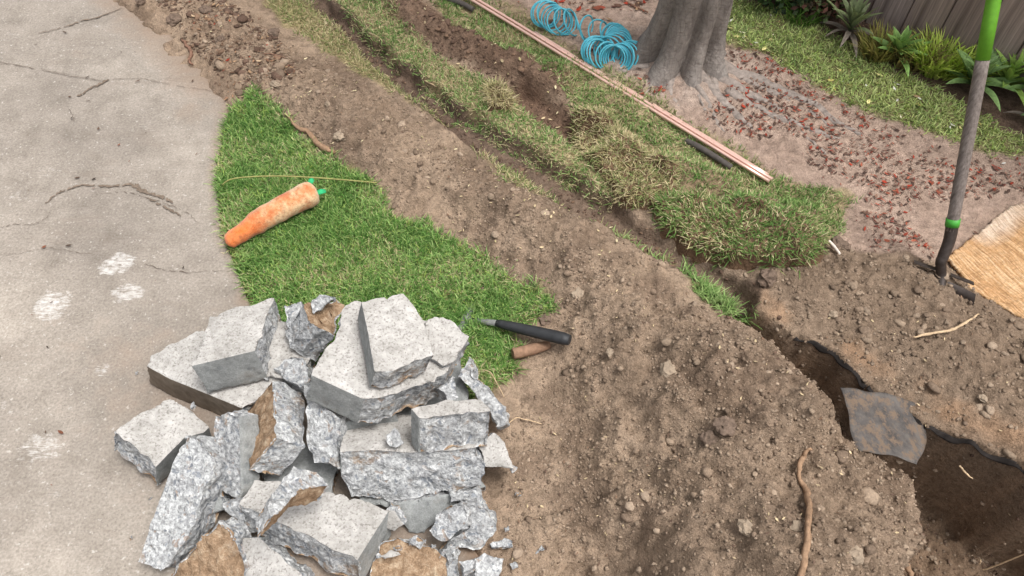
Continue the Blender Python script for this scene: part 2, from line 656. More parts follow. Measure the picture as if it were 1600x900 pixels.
M['darksteel'] = simple('dark_worn_steel', (74, 66, 62), 0.55, 0.4, 0.5, 60, 0.4, 0.001)
M['wood'] = handle_wood()
M['greenpaint'] = simple('green_paint', (96, 152, 40), 0.6, 0.35, 0, 40, 0.18)
M['greenband'] = simple('green_band', (66, 150, 54), 0.5, 0.4, 0, 60, 0.15)
M['twig'] = simple('dry_twig', (150, 122, 98), 0.9, 0.15, 0, 90, 0.35, 0.002)
M['stub'] = simple('brown_root_stub', (138, 110, 90), 0.95, 0.1, 0, 60, 0.35, 0.003)
M['paletwig'] = simple('pale_root', (200, 174, 142), 0.9, 0.15, 0, 90, 0.3, 0.002)
M['redtwig'] = simple('reddish_twig', (128, 98, 82), 0.9, 0.15, 0, 90, 0.4, 0.002)
M['stem'] = simple('straw_stem', (150, 146, 92), 0.8, 0.2, 0, 60, 0.25)
M['stone'] = simple('pale_stone', (150, 134, 116), 0.9, 0.2, 0, 70, 0.3, 0.003)
M['darkstone'] = simple('dark_clod', (112, 96, 84), 0.97, 0.1, 0, 90, 0.4, 0.006)
M['whitebit'] = simple('bone_white', (226, 214, 202), 0.7, 0.3, 0, 50, 0.12)
def fabric_material():
    m = NT('grey_weed_fabric', 0.85, 0.2)
    n0, n1 = m.noise(20, 6, 0.7), m.noise(240, 3, 0.6)
    c = m.ramp(n0, [(0.38, tuple(lin(70, 67, 66))), (0.62, tuple(lin(102, 97, 93)))])
    c = m.mix(m.f(m.noise(34, 6, 0.75), 0.48, 0.58, 0, 0.9), c, tuple(lin(116, 99, 84)))
    return m.done(c, m.bump(n1, 0.6, 0.002, m.bump(n0, 0.6, 0.006)))


M['fabric'] = fabric_material()
M['fabric_lipshade'] = simple('black_fabric_and_lip_shade', (44, 40, 38), 0.9, 0.15, 0, 40, 0.6, 0.003)  # near-black also paints in the shade of the undercut lip

# ------------------------------------------------------------------ the ground: relief and regions
EDGE_PX = [(120, -60), (205, -15), (262, 30), (300, 72), (342, 118), (368, 165), (350, 210), (338, 260), (340, 320), (348, 370),
           (365, 410), (388, 470), (440, 548), (530, 640), (640, 745), (720, 830), (775, 905), (840, 990)]
_e = PP(EDGE_PX)
_o = np.argsort(_e[:, 1])
EY, EX = _e[_o, 1], _e[_o, 0]
EY = np.concatenate([[-30.0, 0.0], EY, [4.0, 40.0]])
EX = np.concatenate([[1.2, 0.35], EX, [-2.2, -24.0]])


def drive_edge(y):
    return np.interp(y, EY, EX)


L1 = PP([(368, 165), (395, 150), (432, 165), (450, 195), (470, 222), (505, 250), (560, 272), (588, 300), (600, 332), (680, 362),
         (745, 398), (800, 437), (856, 468), (866, 487), (838, 503), (790, 518), (806, 545), (806, 575), (775, 602),
         (700, 650), (560, 650), (440, 552), (388, 470), (365, 410), (348, 370), (340, 320), (338, 260), (350, 210)])
L2 = PP([(395, -30), (470, -30), (530, 45), (600, 108), (660, 148), (702, 190), (680, 182), (640, 157), (560, 114), (480, 62), (425, 20)])
L2b = PP([(745, 235), (775, 243), (830, 280), (890, 318), (850, 314), (790, 288)])
L2c = PP([(915, 340), (960, 350), (1040, 402), (1015, 402), (960, 375)])
L2d = PP([(1070, 420), (1100, 438), (1150, 472), (1170, 492), (1160, 512), (1128, 508), (1092, 480)])
L3 = PP([(500, -30), (588, -30), (640, 50), (700, 100), (768, 130), (812, 165), (880, 207), (905, 240), (950, 280), (1000, 322),
         (960, 320), (900, 285), (800, 225), (700, 160), (625, 100), (560, 50)])
L4 = PP([(645, -30), (715, -30), (830, 55), (960, 140), (1080, 212), (1200, 278), (1335, 305), (1325, 335), (1285, 400), (1220, 400),
         (1100, 330), (1000, 270), (920, 200), (880, 140), (810, 100), (730, 65)])
L4b = PP([(745, -20), (835, 30), (890, 80), (930, 108), (990, 130), (1060, 190), (1150, 232), (1225, 285), (1160, 262), (1080, 215), (960, 140), (830, 55)])
L5 = PP([(1110, -50), (1140, -4), (1260, 36), (1340, 80), (1450, 138), (1560, 198), (1720, 282), (1720, 310), (1600, 238),
         (1560, 246), (1450, 206), (1350, 176), (1290, 142), (1200, 90), (1100, 72)])
RED = PP([(990, 140), (1060, 115), (1110, 85), (1200, 95), (1290, 150), (1400, 215), (1600, 262), (1640, 330), (1480, 410), (1330, 392),
          (1335, 300), (1200, 262), (1080, 195)])
BED = PP([(1120, -60), (1142, -6), (1262, 34), (1342, 78), (1452, 136), (1562, 196), (1720, 280), (1900, 200), (1500, -160)])
BARE = PP([(760, -40), (860, 40), (960, 130), (1080, 205), (1210, 280), (1330, 312), (1290, 400), (1420, 420), (1480, 425), (1640, 330), (1720, 300),
           (1600, 238), (1450, 206), (1290, 142), (1200, 90), (1110, 75), (1100, -60)])
BANK = PP([(1165, 425), (1290, 400), (1420, 420), (1500, 440), (1640, 530), (1760, 640), (1760, 900), (1600, 770), (1450, 690), (1330, 600), (1240, 520)])

SPOIL = np.vstack([PP([(240, -40), (330, 55), (440, 120), (560, 200), (700, 290), (830, 372), (960, 455)]), [(.42, .87), (.52, .66), (.52, .46), (.46, .15)]])
SPOIL_W = [.20, .20, .19, .19, .17, .17, .24, .40, .52, .56, .56]
SPOIL_H = [.03, .032, .035, .042, .05, .06, .095, .16, .215, .23, .23]
TRENCH_PX = [(420, -60), (492, -5), (540, 38), (622, 112), (702, 176), (800, 240), (880, 290), (955, 345), (1040, 395), (1110, 440), (1158, 474)]
TRENCH = PP(TRENCH_PX)
TR_W = [.045, .045, .045, .05, .055, .07, .075, .06, .05, .05, .05]
TR_D = [.045, .045, .045, .045, .045, .045, .05, .04, .012, .02, .03]
FAR_LIP = np.array([(.575, 1.105), (.645, 1.065), (.722, .995), (.82, .879), (.939, .775), (1.016, .735), (1.124, .644), (1.226, .556), (1.5, .3), (1.9, -.1)])
NEAR_LIP = np.array([(.548, 1.02), (.64, .90), (.71, .80), (.752, .69), (.85, .615), (.84, .535), (.765, .41), (.70, .25), (.62, 0.0)])
CUT = np.vstack([FAR_LIP, NEAR_LIP[::-1]])
RIDGE = PP([(560, -50), (612, -5), (680, 52), (745, 85), (800, 105), (862, 130)])
PIT = PP([(815, 148), (860, 175), (905, 212), (925, 228)])
SLAB = PP([(1050, 268), (1110, 292), (1190, 338), (1240, 352)])
BANKR = PP([(1270, 440), (1380, 470), (1500, 540), (1640, 650), (1800, 800)])
TRUNK = P(1058, 98)


def cut_mask(x, y):
    return region(CUT, x, y, .017)


def cut_k(X, Y):
    wx2, wy2 = X + 0.035 * pn(X * 8, Y * 8, 15) + 0.004 * pn(X * 22, Y * 22, 17), Y + 0.035 * pn(X * 8, Y * 8, 16) + 0.004 * pn(X * 22, Y * 22, 18)
    return cut_mask(wx2, wy2)


def noise_h(X, Y):
    return (0.9 * fbm(X, Y, 3.1, 3, 3), 0.9 * fbm(X, Y, 11, 3, 21), fbm(X, Y, 36, 4, 40, 0.6))


def ground_h(X, Y):
    X, Y = np.asarray(X, float), np.asarray(Y, float)
    n1, n2, n3 = noise_h(X, Y)
    wx, wy = X + 0.02 * pn(X * 9, Y * 9, 5), Y + 0.02 * pn(X * 9, Y * 9, 6)
    ex = drive_edge(Y)
    side = X - ex                                   # >0 on the garden side
    h = 0.004 + 0.006 * n1 + 0.004 * n2 + 0.002 * n3
    # spoil ridge growing into the big mound
    d, t = polydist(SPOIL, wx, wy)
    w = np.interp(t, range(len(SPOIL_W)), SPOIL_W)
    hh = np.interp(t, range(len(SPOIL_H)), SPOIL_H)
    k = np.clip(1 - d / w, 0, 1)
    k = k * k * (3 - 2 * k)
    rough = np.clip(k * 3, 0, 1)
    big = np.clip((hh - 0.03) / 0.15, 0, 1)
    spoil = hh * k * (1 + 0.36 * n1) + rough * ((0.011 + 0.014 * big) * n2 + (0.005 + 0.004 * big) * n3)
    h = h + spoil
    # spoil bank on the far side of the hole
    d, t = polydist(BANKR, wx, wy)
    k = sstep(0, 1, np.clip(1.15 - d / 0.26, 0, 1))
    h = h + k * (0.055 + 0.02 * n1 + 0.012 * n2 + 0.007 * n3)
    # upturned ridge, soil slab
    d, t = polydist(RIDGE, wx, wy)
    k = sstep(0, 1, np.clip(1.2 - d / 0.065, 0, 1))
    h = h + k * (0.042 + 0.02 * n2 + 0.006 * n3)
    d, t = polydist(SLAB, wx, wy)
    k = sstep(0, 1, np.clip(1.3 - d / 0.06, 0, 1))
    h = h + k * (0.03 + 0.012 * n2 + 0.006 * n3)
    d, t = polydist(PIT, wx, wy)
    k = sstep(0, 1, np.clip(1.4 - d / 0.05, 0, 1))
    h = h - k * 0.05
    # hollows scooped in the front of the mound
    for (px, py, zz, rr, dd) in ((960, 880, .13, .11, .10), (880, 900, .08, .08, .03), (700, 330, .05, .05, .012), (610, 175, .03, .05, .015),
                                 (1130, 820, .16, .13, .03), (430, 205, .02, .05, .01), (760, 335, .05, .045, .015)):
        c = P(px, py, zz)
        q = np.hypot((wx - c.x), (wy - c.y)) / rr
        h = h - dd * np.exp(-q ** 4)
    # root plate
    q = np.hypot(X - TRUNK.x, Y - TRUNK.y)
    h = h + 0.045 * np.exp(-(q / 0.27) ** 2) + 0.006 * n2 * np.exp(-(q / 0.6) ** 2)
    # trench
    d, t = polydist(TRENCH, wx, wy)
    w = np.interp(t, range(len(TR_W)), TR_W)
    dd = np.interp(t, range(len(TR_D)), TR_D)
    k = 1 - sstep(0.55, 1.0, d / w)
    floor = -dd + 0.010 * n2 + 0.006 * n3
    h = h * (1 - k) + floor * k
    # hole
    k = cut_k(X, Y)
    u = (X - Y) * 0.7071
    dd = np.interp(u, [-.4, -.2, 0.0, .14, .35, 1.0], [.05, .10, .16, .25, .34, .38])
    floor = -dd + 0.03 * n1 + 0.02 * n2 + 0.008 * n3
    h = h * (1 - k) + floor * k + 4 * k * (1 - k) * (.025 * n2 + .018 * n3)
    # lawn shoulder against the slab, and under the slab
    over = np.interp(Y, [0.9, 1.6, 1.75, 1.95, 2.1, 2.6, 4.0], [0, 0, 0.0, 0.10, 0.16, 0.2, 0.2])   # soil spread over the slab at the far end
    s = sstep(-0.02 - over * 1.2, 0.012 - over * 0.35, side + 0.03 * n2 * (over > 0.01))
    h = np.where(side < 0.03, h * s + (-0.05) * (1 - s), h)
    # flatten far away
    far = np.clip((np.hypot(X, Y - 1.5) - 3.2) / 2.0, 0, 1)
    return h * (1 - far) + far * np.where(side < 0, -0.06, 0.0)


def axis(lo, hi, step, far):
    a = list(np.arange(lo, hi, step))
    d = step
    left, x = [], lo
    while x > -far:
        d *= 1.35
        x -= d
        left.append(x)
    d, x, right = step, a[-1], []
    while x < far:
        d *= 1.35
        x += d
        right.append(x)
    return np.array(left[::-1] + a + right)


def grid_faces(nx, ny):
    i = np.arange(ny - 1)[:, None] * nx + np.arange(nx - 1)[None, :]
    return np.stack([i, i + 1, i + nx + 1, i + nx], -1).reshape(-1, 4)


gx, gy = axis(-1.85, 2.15, 0.0062, 70), axis(0.3, 2.75, 0.0062, 70)
GX, GY = np.meshgrid(gx, gy)
X, Y = GX.ravel(), GY.ravel()
Z = ground_h(X, Y)
n1, n2, n3 = noise_h(X, Y)
wX, wY = X + 0.022 * pn(X * 12, Y * 12, 51) + 0.01 * pn(X * 40, Y * 40, 53), Y + 0.022 * pn(X * 12, Y * 12, 52) + 0.01 * pn(X * 40, Y * 40, 54)
S_DRY, S_MID, S_DARK, S_BARE = lin(155, 136, 117), lin(139, 121, 104), lin(102, 86, 75), lin(168, 147, 133)
S_CLAY, S_GREY, S_MULCH, S_BANK = lin(152, 122, 96), lin(160, 150, 142), lin(104, 86, 74), lin(128, 111, 95)
S_THATCH, S_DTHATCH = lin(122, 122, 78), lin(156, 144, 106)


def blend(c, col, k):
    return c * (1 - k[:, None]) + col * k[:, None]


C = np.tile(S_DRY, (len(X), 1))
C = blend(C, S_MID, np.clip(0.5 + 0.9 * n1, 0, 1))
mound = np.clip((Z - 0.06) / 0.08, 0, 1)
C = blend(C, S_BANK, mound * np.clip(0.55 + 0.6 * n2, 0, 1))
damp = fbm(X, Y, 4.5, 4, 140, 0.6)
C = blend(C, lin(112, 95, 81), 0.6 * sstep(.12, .55, damp))
C = blend(C, S_BARE, region(BARE, wX, wY, 0.03))
q = np.hypot(X - TRUNK.x, Y - TRUNK.y)
C = blend(C, S_GREY, 0.8 * np.exp(-(q / 0.22) ** 2) * np.clip(0.7 + 0.8 * n2, 0, 1))
C = blend(C, S_BANK, region(BANK, wX, wY, 0.02))
for pts, sz in (([(1160, 470), (1215, 505)], 0.05), ([(1330, 560), (1375, 590)], 0.06), ([(1440, 630), (1500, 660), (1600, 720)], 0.06), ([(1230, 545), (1260, 560)], 0.04)):
    d, _ = polydist(PP(pts), wX, wY)
    C = blend(C, S_CLAY, 0.6 * sstep(1, 0.2, d / sz) * np.clip(0.6 + n2, 0, 1))
for L, kcol, kk in ((L1, S_THATCH, .85), (L2, S_DTHATCH, .7), (L2b, S_DTHATCH, .5), (L2c, S_THATCH, .6), (L2d, S_THATCH, .8), (L3, S_DTHATCH, .6),
                    (L4, S_DTHATCH, .6), (L4b, S_DTHATCH, .35), (L5, S_THATCH, .75)):
    C = blend(C, kcol, kk * region(L, wX, wY, 0.012))
SPR = PP([(235, -10), (300, -30), (430, 60), (470, 130), (420, 170), (372, 165), (330, 110)])
C = blend(C, lin(118, 98, 82), 0.6 * region(SPR, wX, wY, 0.05) * np.clip(.4 + 1.4 * n2, 0, 1))
C = blend(C, S_MULCH, 0.9 * region(BED, wX, wY, 0.01))
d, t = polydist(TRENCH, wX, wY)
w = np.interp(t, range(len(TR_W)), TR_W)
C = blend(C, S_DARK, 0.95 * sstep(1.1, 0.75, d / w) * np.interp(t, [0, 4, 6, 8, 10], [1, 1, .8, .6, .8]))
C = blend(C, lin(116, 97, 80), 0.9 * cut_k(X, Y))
for PL, sz, kk in ((RIDGE, .075, .75), (PIT, .06, .9), (SLAB, .065, .55)):
    d, _ = polydist(PL, wX, wY)
    C = blend(C, lin(112, 90, 76), kk * sstep(1.15, 0.6, d / sz))
far = np.clip((np.hypot(X, Y - 1.5) - 2.2) / 1.0, 0, 1)
C = blend(C, S_THATCH, far * 0.6 * (X > -0.5))
C *= (1 + 0.10 * n2 + 0.16 * n3)[:, None]
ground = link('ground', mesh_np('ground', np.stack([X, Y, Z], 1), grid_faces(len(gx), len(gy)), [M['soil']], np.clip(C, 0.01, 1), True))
tag(ground, 'dug-over garden soil with spoil mound, trench and hole', kind='structure')


def gh(x, y):
    return float(ground_h(np.array([x]), np.array([y]))[0])


def on(px, py, lift=0.0):
    """a surveyed point on the real ground surface along a sight line"""
    z = 0.0
    for _ in range(12):
        p = P(px, py, z)
        z = 0.5 * z + 0.5 * gh(p.x, p.y)
    p = P(px, py, z)
    p.z = max(gh(p.x, p.y), 0.0 if p.x < drive_edge(p.y) else -9) + lift
    return p


# ------------------------------------------------------------------ driveway slab with cracks
ddist = np.concatenate([np.arange(0, 1.9, 0.009), 1.9 + np.cumsum(0.009 * 1.35 ** np.arange(1, 27))])
dyy = axis(0.25, 2.75, 0.009, 50)
dyy = dyy[(dyy > -25)]
DD, DYY = np.meshgrid(ddist, dyy)
DX = drive_edge(DYY) - 0.004 * np.abs(pn(DYY * 30, DYY * 0 + 3, 9)) - DD
x, y = DX.ravel(), DYY.ravel()
dz = 0.0015 * fbm(x, y, 2.2, 3, 70)
top = np.stack([x, y, dz], 1)
nx, ny = len(ddist), len(dyy)
skirt = np.stack([DX[:, 0], dyy, np.full(ny, -0.1)], 1)
fa = grid_faces(nx, ny)[:, ::-1]
si = nx * ny + np.arange(ny - 1)
ti = np.arange(ny - 1) * nx
fs = np.stack([ti, ti + nx, si + 1, si], 1)[:, ::-1]
me = mesh_np('driveway', np.vstack([top, skirt]), np.vstack([fa, fs]), [M['drive']], None, True)
scuff = np.zeros(len(top) + ny, np.float32)
soil_k = np.zeros(len(top) + ny, np.float32)
for (cx, cy, rx, ry, a) in ((185, 412, 30, 22, 1), (200, 458, 30, 17, .95), (80, 478, 34, 28, .95), (30, 305, 22, 12, .6), (78, 270, 26, 12, .5),
                            (90, 520, 26, 20, .45), (62, 700, 42, 28, .8), (75, 780, 40, 30, .45), (160, 578, 16, 12, .8), (10, 640, 24, 30, .5),
                            (18, 60, 20, 10, .5), (150, 40, 10, 6, .6), (215, 208, 26, 14, .4), (50, 395, 14, 10, .5), (265, 322, 26, 10, .4),
                            (20, 435, 40, 16, .4), (330, 160, 30, 20, .2), (110, 850, 60, 30, .25)):
    a0, a1, b1 = P(cx, cy), P(cx + rx, cy), P(cx, cy + ry)
    q = np.hypot((x - a0.x) / (a1.x - a0.x), (y - a0.y) / (b1.y - a0.y))
    scuff[:len(x)] = np.maximum(scuff[:len(x)], a * sstep(1.25, 0.6, q + 0.25 * pn(x * 25, y * 25, 77)))
edge_d = DD.ravel()
soil_k[:len(x)] = np.clip(0.5 * sstep(0.06, 0.0, edge_d) + np.interp(y, [1.5, 1.75, 2.0, 2.6], [0, 0.15, 0.75, 0.8]) * sstep(0.34, 0.03, edge_d)
                          + np.interp(y, [0.5, 0.75, 1.0, 1.2], [.5, .5, .35, 0]) * sstep(0.9, 0.35, edge_d), 0, 1)
for (cx, cy, rx, ry, a) in ((300, 175, 45, 26, .45), (130, 85, 40, 14, .3), (120, 505, 120, 26, .25), (250, 700, 60, 60, .3), (180, 640, 90, 30, .2)):
    a0, a1, b1 = P(cx, cy), P(cx + rx, cy), P(cx, cy + ry)
    q = np.hypot((x - a0.x) / (a1.x - a0.x), (y - a0.y) / (b1.y - a0.y))
    soil_k[:len(x)] = np.maximum(soil_k[:len(x)], a * sstep(1.3, 0.3, q))
for nm, arr in (('scuff', scuff), ('soil', soil_k)):
    at = me.attributes.new(nm, 'FLOAT', 'POINT')
    at.data.foreach_set('value', arr)
driveway = tag(link('driveway', me), 'worn pale concrete driveway with cracks and white scuffs', kind='structure')

CRACKS = [
    ([(0, 96), (50, 106), (85, 114), (130, 122), (165, 125), (205, 122), (245, 127), (290, 136), (338, 143)], [1.2, 1.6, 1.4, 1.6, 1.6, 1.2, 1.6, 1.2, 1.0], 'crackdark'),
    ([(0, 100), (40, 104), (80, 111), (110, 117)], [.8, 1, 1, .5], 'crackdark'),
    ([(170, 124), (155, 132), (138, 139), (130, 147), (119, 150)], [2.5, 5, 3.5, 4, 2], 'crack'),
    ([(245, 126), (262, 122), (270, 117)], [.6, 1, .5], 'crackdark'),
    ([(60, 52), (100, 42), (130, 32), (155, 26), (190, 12)], [1, 2, 3, 2.5, .8], 'crack'),
    ([(72, 318), (85, 305), (105, 296), (132, 289), (170, 291), (205, 288), (218, 290)], [1.5, 3, 3, 3, 3.2, 4.5, 4], 'crack'),
    ([(205, 288), (222, 298), (240, 304), (262, 311), (270, 318)], [4, 6, 4, 4.5, 1], 'crack'),
    ([(230, 309), (248, 318), (270, 330), (282, 338)], [2, 2.5, 3, 1], 'crack'),
    ([(150, 303), (185, 300), (215, 304), (240, 312), (270, 322), (292, 332), (310, 348)], [.6, 1.2, 1, 1, 1.2, 1.2, .5], 'crackdark'),
    ([(0, 356), (20, 351), (50, 350), (70, 342), (80, 328)], [1, 1.6, 1.2, 1, 1], 'crackdark'),
    ([(0, 398), (30, 396), (60, 389), (95, 389), (120, 395), (145, 396)], [.6, 1, .8, 1, 1, .5], 'crackdark'),
    ([(222, 412), (250, 420), (285, 425), (325, 424), (365, 423)], [.6, 1.3, 1.3, .9, .4], 'crackdark'),
    ([(105, 165), (112, 178), (116, 190)], [.5, 1.1, .5], 'crackdark'),
]
for pts, wd, mk in CRACKS:
    line = spline([P(a, b, 0.003) for a, b in pts], 7)
    ws = np.interp(np.linspace(0, len(wd) - 1, len(line)), range(len(wd)), wd)
    V, F = [], []
    for i, p in enumerate(line):
        tdir = (line[min(i + 1, len(line) - 1)] - line[max(i - 1, 0)]).normalized()
        nrm = Vector((-tdir.y, tdir.x, 0))
        off = nrm * random.uniform(-1, 1) * 0.003
        hw = ws[i] / (1700.0 if mk == 'crackdark' else 900.0) * random.uniform(0.5, 1.4)
        p = Vector((p.x, p.y, 0.003 + 0.0012 * random.random()))
        V += [p + off + nrm * hw, p + off - nrm * hw]
    for i in range(len(line) - 1):
        if random.random() > (.16 if mk == 'crackdark' else .05):
            F.append((2 * i, 2 * i + 1, 2 * i + 3, 2 * i + 2))
    link('crack', mesh_py('crack', V, F, [M[mk]], False), driveway)

# ------------------------------------------------------------------ fence
F0, F1 = P(1330, 22), P(1606, 152)
fdir = Vector((F1.x - F0.x, F1.y - F0.y, 0)).normalized()
fnrm = Vector((-fdir.y, fdir.x, 0))
if fnrm.y < 0:
    fnrm = -fnrm
fence = empty('fence', F0)
tag(fence, 'weathered grey-brown board fence behind the planted bed', 'fence')
BW = 0.118


def board_mesh(k):
    bm = bmesh.new()
    bmesh.ops.create_cube(bm, size=1.0)
    bmesh.ops.scale(bm, vec=(BW - 0.002, 0.019, 1.84), verts=bm.verts)
    bmesh.ops.translate(bm, vec=(0, 0, 0.92), verts=bm.verts)
    bmesh.ops.bevel(bm, geom=[e for e in bm.edges], offset=0.003, segments=1, affect='EDGES')
    me = bpy.data.meshes.new('board')
    bm.to_mesh(me)
    bm.free()
    me.materials.append(M['fence'])
    return me


bmeshes = [board_mesh(k) for k in range(3)]
yaw = math.atan2(fdir.y, fdir.x)
for i in range(-14, 22):
    b = link('board', bmeshes[i % 3], fence)
    p = fdir * (i * BW) + fnrm * random.uniform(-0.004, 0.004)
    b.location = (p.x, p.y, -0.02 + random.uniform(-0.01, 0.01))
    b.rotation_euler = (random.uniform(-0.006, 0.006), random.uniform(-0.004, 0.004), yaw + random.uniform(-0.02, 0.02))
    b2 = link('board', bmeshes[(i + 1) % 3], fence)          # back course closing the gaps
    p = fdir * ((i + .5) * BW) + fnrm * 0.03
    b2.location = (p.x, p.y, -0.02)
    b2.rotation_euler = (0, 0, yaw)
for z in (0.4, 1.5):
    bm = bmesh.new()
    bmesh.ops.create_cube(bm, size=1.0)
    bmesh.ops.scale(bm, vec=(36 * BW, 0.04, 0.09), verts=bm.verts)
    me = bpy.data.meshes.new('rail')
    bm.to_mesh(me)
    bm.free()
    me.materials.append(M['fence'])
    rl = link('rail', me, fence)
    p = fdir * (3.5 * BW) + fnrm * 0.066
    rl.location = (p.x, p.y, z)
    rl.rotation_euler = (0, 0, yaw)

# ------------------------------------------------------------------ tree
tree = empty('tree', TRUNK)
tag(tree, 'grey fluted tree trunk with exposed surface roots', 'tree')
NS, V, F = 96, [], []
zs = [-0.06, -0.02, 0.0, 0.012, 0.025, 0.04, 0.06, 0.08, 0.1, 0.125, 0.15, 0.18, 0.21, 0.25, 0.3, 0.35, 0.42, 0.5, 0.6, 0.75, 0.95, 1.2, 1.5, 1.8, 2.1, 2.4]
lob = [(-3.0, 1.0, .58), (-2.25, .95, .72), (-1.40, .92, .52), (-0.80, .98, .46), (-0.1, .85, .6), (0.8, .8, .8), (1.7, .9, .9), (2.5, .85, .7)]
for z in zs:
    Rz = np.interp(z, [-.06, 0, .03, .08, .16, .3, .6, 1.2, 2.4], [.20, .175, .150, .126, .110, .101, .096, .09, .08])
    amp = np.interp(z, [-.06, 0, .05, .15, .3, .6, 1.2, 2.4], [2.6, 1.9, 1.25, .8, .55, .42, .24, .08])
    cx, cy = 0.045 * z ** 0.9 if z > 0 else 0, 0.01 * max(z, 0)
    for k in range(NS):
        th = 2 * math.pi * k / NS - math.pi
        v = 0
        for a, s, wd in lob:
            dth = (th - a - 0.75 * min(z, .6) - .12 * mnoise.noise((a * 3, z * 4, 1)) + math.pi) % (2 * math.pi) - math.pi
            v = max(v, s * math.cos(min(abs(dth) / wd * 1.6, math.pi / 2)) ** 0.7)
        r = max(Rz * (1 + amp * (v - 0.82) * 1.2), Rz * .5) + 0.004 * mnoise.noise((math.cos(th) * 3, math.sin(th) * 3, z * 6))
        r += 0.002 * mnoise.noise((math.cos(th) * 14, math.sin(th) * 14, z * 30))
        V.append((cx + r * math.cos(th), cy + r * math.sin(th), z))
n = len(zs)
for i in range(n - 1):
    for k in range(NS):
        k2 = (k + 1) % NS
        F.append((i * NS + k, i * NS + k2, (i + 1) * NS + k2, (i + 1) * NS + k))
F.append(tuple(range((n - 1) * NS, n * NS)))
link('trunk', mesh_py('trunk', V, F, [M['bark']]), tree)
top = Vector((0.045 * 2.4 ** 0.9, 0.024, 2.35))
leafV, leafF = [], []
for k in range(6):
    a = k * 1.05 + 0.3
    tip = top + Vector((math.cos(a) * 1.0, math.sin(a) * 1.0, 1.0 + 0.25 * (k % 3)))
    mid = top.lerp(tip, 0.5) + Vector((0, 0, 0.12))
    line = spline([top - Vector((0, 0, 0.1)), mid, tip], 6)
    v, f = tube_data(line, list(np.linspace(0.055, 0.012, len(line))), 8)
    link('limb', mesh_py('limb', v, f, [M['bark']]), tree)
    for _ in range(70):
        p = mid.lerp(tip, random.random()) + Vector((random.gauss(0, .22), random.gauss(0, .22), random.gauss(0.08, .18)))
        d1 = Vector((random.gauss(0, 1), random.gauss(0, 1), random.gauss(0, .5))).normalized()
        d2 = d1.cross(Vector((random.gauss(0, 1), random.gauss(0, 1), random.gauss(0, 1)))).normalized()
        b = len(leafV)
        leafV += [p, p + d1 * .035 + d2 * .016, p + d1 * .08, p + d1 * .035 - d2 * .016]
        leafF.append((b, b + 1, b + 2, b + 3))
lc = np.tile(lin(70, 96, 44), (len(leafV), 1)) * np.repeat(RNG.uniform(.6, 1.3, len(leafF)), 4)[:, None]
link('crown', mesh_np('crown', np.array([tuple(v) for v in leafV]), np.array(leafF), [M['leaf']], lc), tree)
ROOTS = [([(1098, 104), (1150, 134), (1200, 160), (1245, 196)], .026, .005), ([(1088, 112), (1128, 155), (1165, 192), (1190, 218)], .022, .004),
         ([(1112, 98), (1185, 124), (1265, 158), (1335, 204), (1385, 228)], .026, .004), ([(1058, 108), (1046, 136), (1060, 160), (1075, 176)], .016, .004),
         ([(1010, 100), (975, 108), (950, 116)], .016, .006), ([(1135, 140), (1225, 184), (1295, 212), (1345, 226)], .019, .004),
         ([(1110, 122), (1142, 170), (1155, 190)], .013, .004), ([(1030, 112), (1018, 134), (1000, 152)], .012, .004),
         ([(1115, 108), (1160, 118), (1210, 132), (1250, 148)], .014, .004), ([(1090, 122), (1092, 150), (1102, 172)], .011, .004),
         ([(1120, 112), (1170, 148), (1215, 182), (1262, 214), (1290, 240)], .015, .004), ([(1075, 116), (1110, 165), (1125, 196), (1160, 228)], .013, .004),
         ([(1120, 100), (1200, 140), (1290, 190), (1340, 232)], .016, .004), ([(985, 98), (955, 92), (925, 70), (905, 58)], .013, .004)]
for pts, r0, r1 in ROOTS:
    base = [on(a, b, 0.001) for a, b in pts]
    line = spline(base, 8)
    line = [Vector((p.x + 0.010 * mnoise.noise((i * .4, r0 * 90, 0)), p.y + 0.010 * mnoise.noise((i * .4, r0 * 90, 9)), gh(p.x, p.y) - 0.24 * r0 + 0.010 * mnoise.noise((i * .22, 3, r0 * 99)))) - TRUNK for i, p in enumerate(line)]
    rad = [max(r0 + (r1 - r0) * i / (len(line) - 1) + 0.005 * mnoise.noise((i * .4, 7, r0 * 50)), 0.003) for i in range(len(line))]
    v, f = tube_data(line, rad, 10, 0.8)
    v = [p + Vector((0, 0, .004 * mnoise.noise((p.x * 60, p.y * 60, 1)))) for p in v]
    link('root', mesh_py('root', v, f, [M['rootbark']]), tree)

# ------------------------------------------------------------------ concrete rubble pile
MI = {'t': 0, 's': 1, 'b': 2, 'e': 3, 'd': 4}


